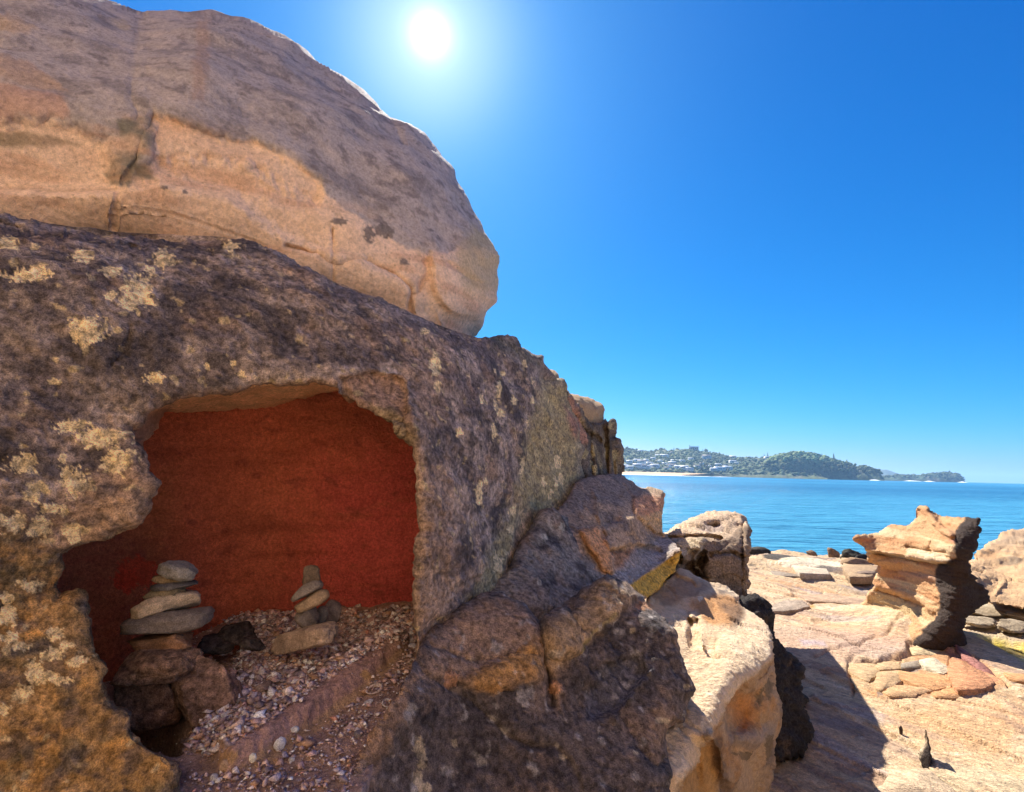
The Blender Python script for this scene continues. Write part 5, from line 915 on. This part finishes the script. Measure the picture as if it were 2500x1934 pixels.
ca, sa = np.cos(ax), np.sin(ax); ct, st = np.cos(tl), np.sin(tl)
Rm = np.zeros((n, 3, 3)); Rm[:, 0, 0] = ca; Rm[:, 0, 1] = -sa * ct; Rm[:, 0, 2] = sa * st; Rm[:, 1, 0] = sa; Rm[:, 1, 1] = ca * ct; Rm[:, 1, 2] = -ca * st; Rm[:, 2, 1] = st; Rm[:, 2, 2] = ct
V = np.einsum('nij,nkj->nki', Rm, V) + (C + np.array((0, 0, 0.001)) + np.stack((0 * size, 0 * size, size * rs.uniform(0, 0.9, n)), 1))[:, None]
pal = np.array([(0.36, 0.27, 0.25), (0.44, 0.31, 0.27), (0.30, 0.25, 0.25), (0.52, 0.40, 0.33), (0.46, 0.30, 0.19), (0.22, 0.17, 0.16), (0.68, 0.62, 0.56), (0.75, 0.72, 0.70), (0.38, 0.34, 0.37), (0.50, 0.27, 0.2)])
ci = rs.choice(10, n, p=[.11, .19, .09, .18, .06, .07, .14, .08, .06, .02]); cc = np.minimum(pal[ci] * (1.18, 1.13, 1.18) * rs.uniform(0.7, 1.25, (n, 1)), 0.85)
Fg = (tf[None] + (np.arange(n) * 7)[:, None, None]).reshape(-1, 3)
grit = obj('shell_grit', mk_mesh('shell_grit', V.reshape(-1, 3), [Fg], np.repeat(cc, 7, 0), M_GRIT, smooth=False)); tag(grit, 'shell grit and small stone chips strewn over the cave floor', kind='stuff')

# ================================================================== CAIRNS
YL = 1.16
# base rocks of the left cairn
def streak(p): p.noise(np.array((0.16, 0.10, 0.07)), (4, 4, 60), 0.0, 0.4, 0.7, 4, 9)
pebble('base_rock', 365, 1702, 1.13, 190, 112, (0.34, 0.185, 0.12), 'low red brown rock at the bottom of the taller cairn', 'rock', None, 0, 0.7, 4.5, 0.10, 0.05, 1, streak, 0.2, ICO5, M_DARK, 4)
pebble('base_rock', 496, 1694, 1.12, 150, 170, (0.46, 0.29, 0.21), 'jagged tilted brown rock propped on the right of the taller cairn', 'rock', None, -38, 0.7, 3.5, 0.16, 0.06, 2, streak, 0.5, ICO5, M_DARK, 6)
pebble('slab_stone', 380, 1622, 1.12, 215, 66, (0.54, 0.33, 0.21), 'broad flat brown slab the taller cairn stands on', 'stone', None, -4, 0.75, 3.0, 0.14, 0.05, 3, streak, 0.1, ICO5, M_DARK, 5)
CAIRN = [('cairn_stone', 410, 1563, 168, 48, (0.40, 0.22, 0.12), 'rough layered brown stone, lowest of the flat stones in the taller cairn', -7, 3.2, 0.10, 0.06, streak, 5),
         ('cairn_stone', 412, 1515, 216, 50, (0.27, 0.225, 0.19), 'widest grey stone of the taller cairn', -6, 2.2, 0.05, 0.012, None, 0),
         ('cairn_stone', 408, 1476, 160, 48, (0.74, 0.57, 0.38), 'thick pale cream stone in the middle of the taller cairn', -8, 2.4, 0.06, 0.012, None, 0),
         ('cairn_stone', 398, 1448, 106, 30, (0.30, 0.24, 0.15), 'yellowish grey stone resting on the pale cream stone', -4, 2.6, 0.08, 0.02, None, 1),
         ('cairn_stone', 428, 1430, 114, 19, (0.15, 0.14, 0.135), 'thinnest dark grey stone of the taller cairn', -3, 2.2, 0.05, 0.015, None, 0),
         ('cairn_stone', 419, 1416, 90, 24, (0.34, 0.24, 0.13), 'flat yellow brown stone just under the top of the taller cairn', 3, 3.0, 0.07, 0.03, streak, 2),
         ('cairn_stone', 436, 1392, 108, 40, (0.38, 0.36, 0.33), 'grey peaked stone on top of the taller cairn', 9, 2.0, 0.12, 0.015, None, 3)]
for k, (nm, x, y, w, h, c, lb, tl, sq, lm, fn, pt, fc) in enumerate(CAIRN):
    pebble(nm, x, y, YL, w, h * 1.12, c, lb, 'stone', 'stones of the taller cairn', tl, 0.62, sq + 0.4, lm + 0.05, fn + 0.012, 20 + k, pt, 0.25 * (k % 3), ICO5, None, fc + 3)
YR = 1.26
pebble('slab_stone', 742, 1563, 1.25, 200, 52, (0.62, 0.46, 0.35), 'pale angular block the smaller cairn stands on', 'stone', None, -17, 0.45, 4.0, 0.16, 0.06, 41, None, -0.35, ICO5, M_CAVE, 6)
SM = [(751, 1503, 66, 46, (0.25, 0.21, 0.19), 'wedge shaped grey stone at the foot of the smaller cairn', 12, 2.0, 0.12, 3), (762, 1466, 94, 30, (0.46, 0.33, 0.21), 'flat tilted tan stone, second up in the smaller cairn', -26, 2.3, 0.05, 0),
      (748, 1443, 90, 32, (0.28, 0.24, 0.21), 'flat tilted grey stone, third up in the smaller cairn', -30, 2.2, 0.05, 0), (759, 1407, 50, 46, (0.19, 0.14, 0.10), 'small dark rounded stone on top of the smaller cairn', -15, 2.0, 0.12, 2)]
for k, (x, y, w, h, c, lb, tl, sq, lm, fc) in enumerate(SM):
    pebble('cairn_stone', x, y, YR, w, h * 1.1, c, lb, 'stone', 'stones of the smaller cairn', tl, 0.7, sq + 0.3, lm + 0.04, 0.03, 50 + k, None, 0.3, None, None, fc + 3)
pebble('cairn_stone', 785, 1503, 1.31, 36, 44, (0.30, 0.27, 0.26), 'small grey pebble leaning behind the foot of the smaller cairn', 'stone', None, 10, 0.8, 2.2, 0.1, 0.02, 60)
pebble('stone', 812, 1494, 1.36, 48, 52, (0.24, 0.20, 0.20), 'dark lumpy stone behind the smaller cairn', 'stone', None, 0, 0.8, 2.2, 0.14, 0.05, 61)
for k, (x, y, w, h, lb) in enumerate(((585, 1546, 100, 40, 'blackish crumbly stone at the cave back between the two cairns'), (532, 1572, 90, 36, 'blackish flat stone beside the taller cairn'), (618, 1574, 66, 26, 'dark stone left of the pale angular block'))):
    pebble('dark_stone', x, y, 1.32 - 0.04 * k, w, h, (0.10, 0.08, 0.07), lb, 'stone', None, 8 * k, 0.8, 3, 0.2, 0.10, 70 + k, None, 0.4, None, M_DARK, 4)
# larger shells and chips one can pick out
BIT = [(612, 1632, 40, 26, (0.50, 0.34, 0.29), 'pink square stone chip on the grit beside the taller cairn', 5), (600, 1645, 20, 16, (0.45, 0.30, 0.26), 'small pink chip against the square pink chip', 4), (660, 1604, 20, 20, (0.52, 0.36, 0.31), 'pointed pink chip below the pale angular block', 5), (836, 1492, 24, 20, (0.48, 0.32, 0.28), 'pinkish cube shaped chip at the back right of the cave', 6),
       (875, 1482, 18, 13, (0.62, 0.52, 0.46), 'pale chip at the back of the cave floor', 4), (645, 1685, 52, 34, (0.38, 0.29, 0.25), 'grey pink flat chip in the middle of the grit', 4), (594, 1722, 50, 26, (0.28, 0.25, 0.26), 'dark grey flat pebble near the jagged rock', 2),
       (720, 1785, 22, 16, (0.80, 0.76, 0.70), 'bright white shell piece below the smooth rock band', 3), (683, 1828, 28, 40, (0.72, 0.73, 0.76), 'long bluish white shell piece near the bottom of the grit', 3), (618, 1857, 20, 26, (0.78, 0.72, 0.62), 'white pebble at the lower left of the grit', 1), (712, 1858, 15, 14, (0.76, 0.72, 0.68), 'round white pebble right of the bluish shell', 1), (675, 1860, 20, 16, (0.58, 0.36, 0.22), 'orange chip below the bluish shell', 4), (553, 1878, 34, 34, (0.52, 0.35, 0.22), 'square tan stone chip near the bottom edge', 5), (524, 1902, 26, 14, (0.74, 0.70, 0.62), 'flat white shell at the bottom edge', 2), (500, 1806, 40, 16, (0.50, 0.34, 0.26), 'tan chip under the jagged rock', 4),
       (875, 1796, 26, 18, (0.34, 0.30, 0.33), 'slate purple pebble near the front boulder', 2), (806, 1640, 18, 11, (0.72, 0.66, 0.58), 'white fragment lying on the smooth rock band', 3), (528, 1735, 40, 32, (0.68, 0.64, 0.64), 'pale broken shell under the jagged rock', 3), (553, 1758, 34, 30, (0.72, 0.68, 0.64), 'white broken shell beside the pale broken shell', 3), (521, 1704, 24, 16, (0.74, 0.70, 0.68), 'small white shell at the foot of the jagged rock', 3), (900, 1720, 28, 18, (0.60, 0.58, 0.62), 'bluish shell near the front boulder', 3), (1008, 1580, 26, 14, (0.68, 0.66, 0.72), 'bluish white shell in the corner by the wall foot', 3)]
for k, (x, y, w, h, c, lb, fc) in enumerate(BIT):
    hp = floor_hit(x, y); kw = dict(mesh=ICO3, facets=fc)
    pebble('shell' if 'shell' in lb else 'stone_chip', x, y - h * 0.22, hp[1], w, h * 0.8, c, lb, 'shell' if 'shell' in lb else 'stone', None, rs.uniform(-18, 18), 0.8, 2.6, 0.2, 0.03, 200 + k, None, rs.uniform(-1, 1), ICO3, M_STONE, fc)
# open ring shaped shells
def ring_shell(px, py, wpx, label, col, seed):
    hp = floor_hit(px, py); r = wpx / F * hp[1] / 2; n, m = 30, 8; V = []
    for a in range(n):
        t = 2 * math.pi * a / n
        for b in range(m):
            u = 2 * math.pi * b / m; rr = r * (1 + 0.1 * math.sin(2 * t + seed)) + r * 0.16 * math.cos(u)
            V.append((rr * math.cos(t), rr * math.sin(t) * 0.8, r * 0.12 * math.sin(u) * (1.4 + math.cos(t)) + r * 0.25 + 0.15 * r * math.cos(t)))
    q = [(a * m + b, ((a + 1) % n) * m + b, ((a + 1) % n) * m + (b + 1) % m, a * m + (b + 1) % m) for a in range(n) for b in range(m)]
    o = obj('limpet_shell', mk_mesh('limpet_shell', np.array(V), [np.array(q)], np.tile(col, (n * m, 1)), M_STONE)); o.location = hp; o.rotation_euler = (0.15, 0.1, seed); tag(o, label, 'shell')
ring_shell(912, 1688, 36, 'open ring of a worn limpet shell near the front boulder', (0.62, 0.50, 0.42), 1); ring_shell(945, 1722, 30, 'smaller open limpet ring beside the dark front boulder', (0.60, 0.54, 0.5), 2); ring_shell(632, 1732, 24, 'tiny white curled shell on the grit', (0.76, 0.72, 0.68), 3)

# ================================================================== ROCKS ON THE SHORE
def stone_on(px, py, wpx, hpx, base, label, seed, sq=2.6, dep=0.8, facets=4, mat=None, name='shore_rock', cat='rock', tilt=0, fine=0.06):
    g = ground_at(px, py + hpx * 0.45)
    return pebble(name, px, py, g[1], wpx, hpx * 1.15, base, label, cat, None, tilt, dep, sq, 0.18, fine, seed, None, 0.3, ICO4, mat or M_DARK, facets)
stone_on(1850, 1352, 60, 26, (0.075, 0.065, 0.05), 'dark wet rock at the water beside the sun topped block', 301)
stone_on(2082, 1360, 58, 34, (0.09, 0.085, 0.06), 'dark greenish rock at the water left of the pedestal rock', 302)
stone_on(2110, 1372, 40, 30, (0.05, 0.045, 0.04), 'black rock tucked against the pedestal rock', 303)
stone_on(2032, 1352, 30, 26, (0.36, 0.23, 0.14), 'small knob of brown rock on the platform edge', 304, mat=M_LEDGE); stone_on(1980, 1354, 26, 16, (0.32, 0.21, 0.13), 'small low rock on the platform edge', 305, mat=M_LEDGE)
stone_on(2110, 1405, 70, 22, (0.30, 0.21, 0.15), 'brown flat rock beside the foot of the pedestal rock', 306, mat=M_LEDGE); stone_on(2090, 1380, 60, 26, (0.46, 0.30, 0.17), 'cracked tan rock left of the pedestal rock', 307, mat=M_LEDGE)
for k, (x, y, w, h, lb) in enumerate(((2400, 1494, 100, 13, 'flat grey slab right of the pedestal foot'), (2392, 1518, 84, 13, 'pale slab just above the rock pool'), (2476, 1530, 80, 22, 'rough tan rock standing over the rock pool'), (2492, 1504, 80, 16, 'flat tan rock under the orange mound'))):
    stone_on(x, y, w, h, (0.46, 0.36, 0.24), lb, 320 + k, 3.0, 0.7, 5, M_LEDGE)
# upright dark flake in the foreground
fl_out = [(2243, 1850, .2), (2247, 1832, .2), (2256, 1812, .2), (2254, 1796, .2), (2260, 1781, .2), (2266, 1800, .2), (2270, 1825, .2), (2273, 1850, .2), (2268, 1885, .2), (2252, 1880, .2)]
gy_ = float(ground_at(2262, 1872)[1])
fk = relief('rock_flake', fl_out, [(2245, 1850, gy_), (2258, 1785, gy_ + .05), (2270, 1850, gy_ - .02), (2262, 1880, gy_ - .04), (2250, 1820, gy_ + .06)], lambda px, py, P: Paint(px, py, P, (0.045, 0.032, 0.026)).zone([(2235, 1840), (2255, 1790), (2262, 1776), (2264, 1815), (2246, 1850)], (0.56, 0.44, 0.30), 4, 4, 0.9).c, M_DARK, 2, (4, 0.02), 0.05, 0.05, (), [(14, 0.01, 3, 'fbm')], 2, 10, seed=31)
tag(fk, 'dark upright flake of rock sticking out of the platform in the foreground', 'rock')
stone_on(2200, 1786, 9, 22, (0.12, 0.08, 0.06), 'tiny dark upright chip left of the dark flake', 330, 2.2, 0.6, 2)

# ================================================================== FAR SHORE
def near_hill(G, px, py):
    qx, qy = project(G.reshape(-1, 3)); return G.reshape(-1, 3)[np.argmin((qx - px) ** 2 + 4 * (qy - py) ** 2)]
M_WHITE = plain_mat('white_house_wall', (0.80, 0.79, 0.76), 0.6, 0.05); M_ROOF = plain_mat('pale_roof', (0.82, 0.82, 0.82), 0.5, 0.06); M_ROOF2 = plain_mat('tiled_roof', (0.36, 0.27, 0.24), 0.7, 0.1); M_GLASS = plain_mat('window_glass', (0.05, 0.07, 0.09), 0.1, 0.02)
def box_mesh(name, x0, x1, y0, y1, z0, z1, mat):
    V = np.array([(x, y, z) for z in (z0, z1) for y in (y0, y1) for x in (x0, x1)], float)
    return mk_mesh(name, V, [np.array([(0, 2, 3, 1), (4, 5, 7, 6), (0, 1, 5, 4), (2, 6, 7, 3), (0, 4, 6, 2), (1, 3, 7, 5)])], mat=mat, smooth=False)
me_wall = box_mesh('wall', -6, 6, -4, 4, -2, 5, M_WHITE); me_win = box_mesh('window', -4.2, 4.2, -4.08, -4.0, 2.4, 3.9, M_GLASS)
rv = np.array([(-6.6, -4.6, 5.002), (6.6, -4.6, 5.002), (6.6, 4.6, 5.002), (-6.6, 4.6, 5.002), (-5.6, 0.6, 6.3), (5.6, 0.6, 6.3)], float)
rfq = [np.array([(0, 1, 5, 4), (2, 3, 4, 5)]), np.array([(1, 2, 5), (3, 0, 4)]), np.array([(3, 2, 1, 0)])]
me_roof = [mk_mesh('roof', rv, rfq, mat=M_ROOF, smooth=False), mk_mesh('roof', rv, rfq, mat=M_ROOF2, smooth=False)]
hp_ = [(265, 190), (465, 245, 1.2), (515, 243, 1.1), (548, 247, 1.2), (620, 212), (410, 272), (335, 285), (245, 297, 1.3), (160, 312, 1.2), (290, 318, 1.6), (375, 322, 1.2), (105, 360, 1.4), (165, 368, 1.2), (240, 360, 1.6), (310, 360, 1.4), (345, 366, 1.3), (430, 364, 1.5), (640, 298, 1.2), (620, 328, 1.4), (625, 360, 1.4), (690, 376, 1.4), (740, 382, 1.5), (800, 390, 1.2), (820, 278), (980, 265, 1.8), (1265, 262, 1.5), (1265, 313, 1.4), (1302, 319, .8), (1110, 343, 1.1), (880, 362, 1.1), (1060, 392, 1.2), (1110, 385, 1.4), (1150, 380, 1.2), (1205, 380, 1.4), (555, 382, .9), (1630, 262, 1.1), (720, 296), (485, 300, .9), (540, 330), (930, 330, .8), (1010, 352, .9), (1180, 350, .8)]
rh = random.Random(3)
for k, hpos in enumerate(hp_):
    x = 1500 + hpos[0] * 0.2289; y = 1060 + hpos[1] * 0.2289; sc = (hpos[2] if len(hpos) > 2 else 1.0)
    g = near_hill(TOWN, x, y); r = empty('house', g); sc *= 1.55; r.scale = (sc, sc, sc * 0.9); r.rotation_euler = (0, 0, rh.uniform(-0.5, 0.2))
    low = y > 1138
    tag(r, 'small white house low on the far hillside, just above the beach' if low else 'small white house among the trees, higher up the far hillside', 'house', 'houses just above the beach' if low else 'houses higher up the hillside')
    special = {0: 'small house alone near the top left of the far hill', 1: 'white house left of the two brightest houses on the far hill', 2: 'left one of the two brightest white houses on the far hill', 3: 'right one of the two brightest white houses on the far hill', 4: 'pale house just under the tree on the far hill crest', 8: 'bright white house at the far left of the hillside', 23: 'white house below the boxy hilltop building', 24: 'longest white house in the middle of the far hillside', 25: 'white house just under the low saddle of the far hill', 26: 'white house below the saddle of the far hill', 35: 'pale house by the lone pine on the saddle', 34: 'small white house alone at the back of the beach', 33: 'white house nearest the green headland, behind the beach'}.get(k)
    if special: r['label'] = special
    obj('wall', me_wall, r); obj('roof', me_roof[1 if k % 5 == 4 else 0], r); obj('window', me_win, r)
g = near_hill(TOWN, 1695, 1099); r = empty('apartment_block', g); r.scale = (1.35, 1.2, 1.3); tag(r, 'boxy blue grey building standing on the crest of the far hill', 'building')
M_BLK = plain_mat('grey_block_wall', (0.34, 0.38, 0.40), 0.7, 0.05); obj('wall', box_mesh('wall', -13, 13, -6, 6, -4, 12, M_BLK), r); obj('roof', box_mesh('roof', -14, 14, -7, 7, 12.02, 13.2, M_ROOF), r)
for q in range(4): obj('window', box_mesh('window', -11 + 6 * q, -7 + 6 * q, -6.08, -6.0, 4, 9, M_GLASS), r)
# pines that stand out on the far shore
M_PINE = plain_mat('pine_foliage', (0.035, 0.06, 0.03), 0.9, 0.3, 0.4); M_TRUNK = plain_mat('pine_trunk', (0.10, 0.075, 0.05), 0.9, 0.2, 2)
def pine_meshes(seed):
    r_ = random.Random(seed); V = []; Fc = []
    for t in range(15):
        z = 4 + t * 1.35; R = (5.2 - t * 0.30) * r_.uniform(0.8, 1.1); n = 9
        for a in range(n):
            th = 2 * math.pi * (a + r_.random()) / n; rr = R * r_.uniform(0.65, 1.1); b = len(V); dx, dy = math.cos(th), math.sin(th); w = 0.16 * rr + 0.25
            V += [(0, 0, z + 0.9), (dx * rr * .6 - dy * w, dy * rr * .6 + dx * w, z + 0.2), (dx * rr, dy * rr, z - 0.1 + r_.uniform(-.3, .5)), (dx * rr * .6 + dy * w, dy * rr * .6 - dx * w, z + 0.2), (dx * rr * .55, dy * rr * .55, z - 0.7)]
            Fc += [(b, b + 1, b + 2), (b, b + 2, b + 3), (b + 1, b + 4, b + 2), (b + 4, b + 3, b + 2), (b, b + 4, b + 1), (b, b + 3, b + 4)]
    n = 7; T = [(0.5 * (1 - .8 * k) * math.cos(6.283 * a / n), 0.5 * (1 - .8 * k) * math.sin(6.283 * a / n), -3 + 26 * k) for k in (0, 1) for a in range(n)]
    return mk_mesh('crown', np.array(V), [np.array(Fc)], mat=M_PINE, smooth=False), mk_mesh('trunk', np.array(T), [np.array([(a, (a + 1) % n, n + (a + 1) % n, n + a) for a in range(n)])], mat=M_TRUNK)
pm_ = [pine_meshes(1), pine_meshes(2)]
PN = [(TOWN, 1684, 1100, 1.0, 'tall thin pine beside the boxy hilltop building', None), (TOWN, 1875, 1114, 0.9, 'lone pine on the saddle left of the green headland', None), (HEAD, 2007, 1118, 0.7, 'round topped tree near the headland crest', None), (HEAD, 2036, 1126, 1.15, 'tallest pine on the right slope of the headland', None), (HEAD, 2068, 1134, 0.8, 'smaller pine lower on the right slope of the headland', None)] + \
     [(TOWN, x, y, sc, 'dark pine standing behind the far beach', 'pines behind the far beach') for x, y, sc in ((1690, 1150, 1.2), (1714, 1150, 1.3), (1725, 1152, 1.4), (1712, 1153, 1.0), (1548, 1140, .9), (1622, 1136, .9), (1722, 1145, 1.2))] + \
     [(TOWN, 1645, 1103, 0.8, 'broad tree on the left shoulder of the far hill', None), (TOWN, 1717, 1104, 0.6, 'short tree right of the boxy hilltop building', None), (TOWN, 1866, 1116, 0.75, 'broad tree beside the lone pine on the saddle', None)]
for k, (G, x, y, sc, lb, gp_) in enumerate(PN):
    r = empty('pine_tree', near_hill(G, x, y)); r.scale = (sc * 1.1, sc * 1.1, sc); r.rotation_euler = (0, 0, k); tag(r, lb, 'tree', gp_)
    obj('crown', pm_[k % 2][0], r); obj('trunk', pm_[k % 2][1], r)
# the mass of trees on the hills
V0, F0 = ICO1; rw = np.random.RandomState(9); VV = []; FF = []; CC = []; nb = 0
for G, cnt, lo in ((TOWN, 2600, 8), (HEAD, 900, 25), (ENDH, 350, 12)):
    P = G.reshape(-1, 3); P = P[P[:, 2] > lo]; P = P[rw.randint(0, len(P), cnt)] + rw.normal(0, 4, (cnt, 3)) * (1, 1, 0)
    for c in P:
        rr = rw.uniform(3, 7.5); v = V0 * (1 + 0.3 * rw.normal(size=(len(V0), 1))) * (rr, rr, rr * rw.uniform(.6, .95)) + c + (0, 0, rr * 0.25)
        VV.append(v); FF.append(F0 + nb); nb += len(V0); cc = np.array((0.055, 0.08, 0.035)) * rw.uniform(0.6, 1.7) * (1.0 + (1.6 * np.clip((c[2] - 45) / 25, 0, 1) if G is HEAD else 0.35)) + np.array((0.03, 0.01, 0)) * rw.rand(); CC.append(np.tile(cc, (len(V0), 1)))
tag(obj('woodland', mk_mesh('woodland', np.concatenate(VV), [np.concatenate(FF)], np.concatenate(CC), M_FAR, smooth=False)), 'mass of trees covering the far hills', kind='stuff')

# ================================================================== HAZE
hz = bpy.data.materials.new('sea_haze'); hz.use_nodes = True; hn = hz.node_tree; hn.nodes.clear()
ho = hn.nodes.new('ShaderNodeOutputMaterial'); hv = hn.nodes.new('ShaderNodeVolumePrincipled')
hv.inputs['Color'].default_value = (0.42, 0.68, 1.0, 1); hv.inputs['Density'].default_value = 0.00008; hv.inputs['Anisotropy'].default_value = 0.3
hn.links.new(hv.outputs[0], ho.inputs['Volume'])
haze = obj('haze', box_mesh('haze', -9000, 9000, -3000, 9000, -4.5, 150, hz)); tag(haze, 'thin blue sea haze over the bay', kind='stuff')
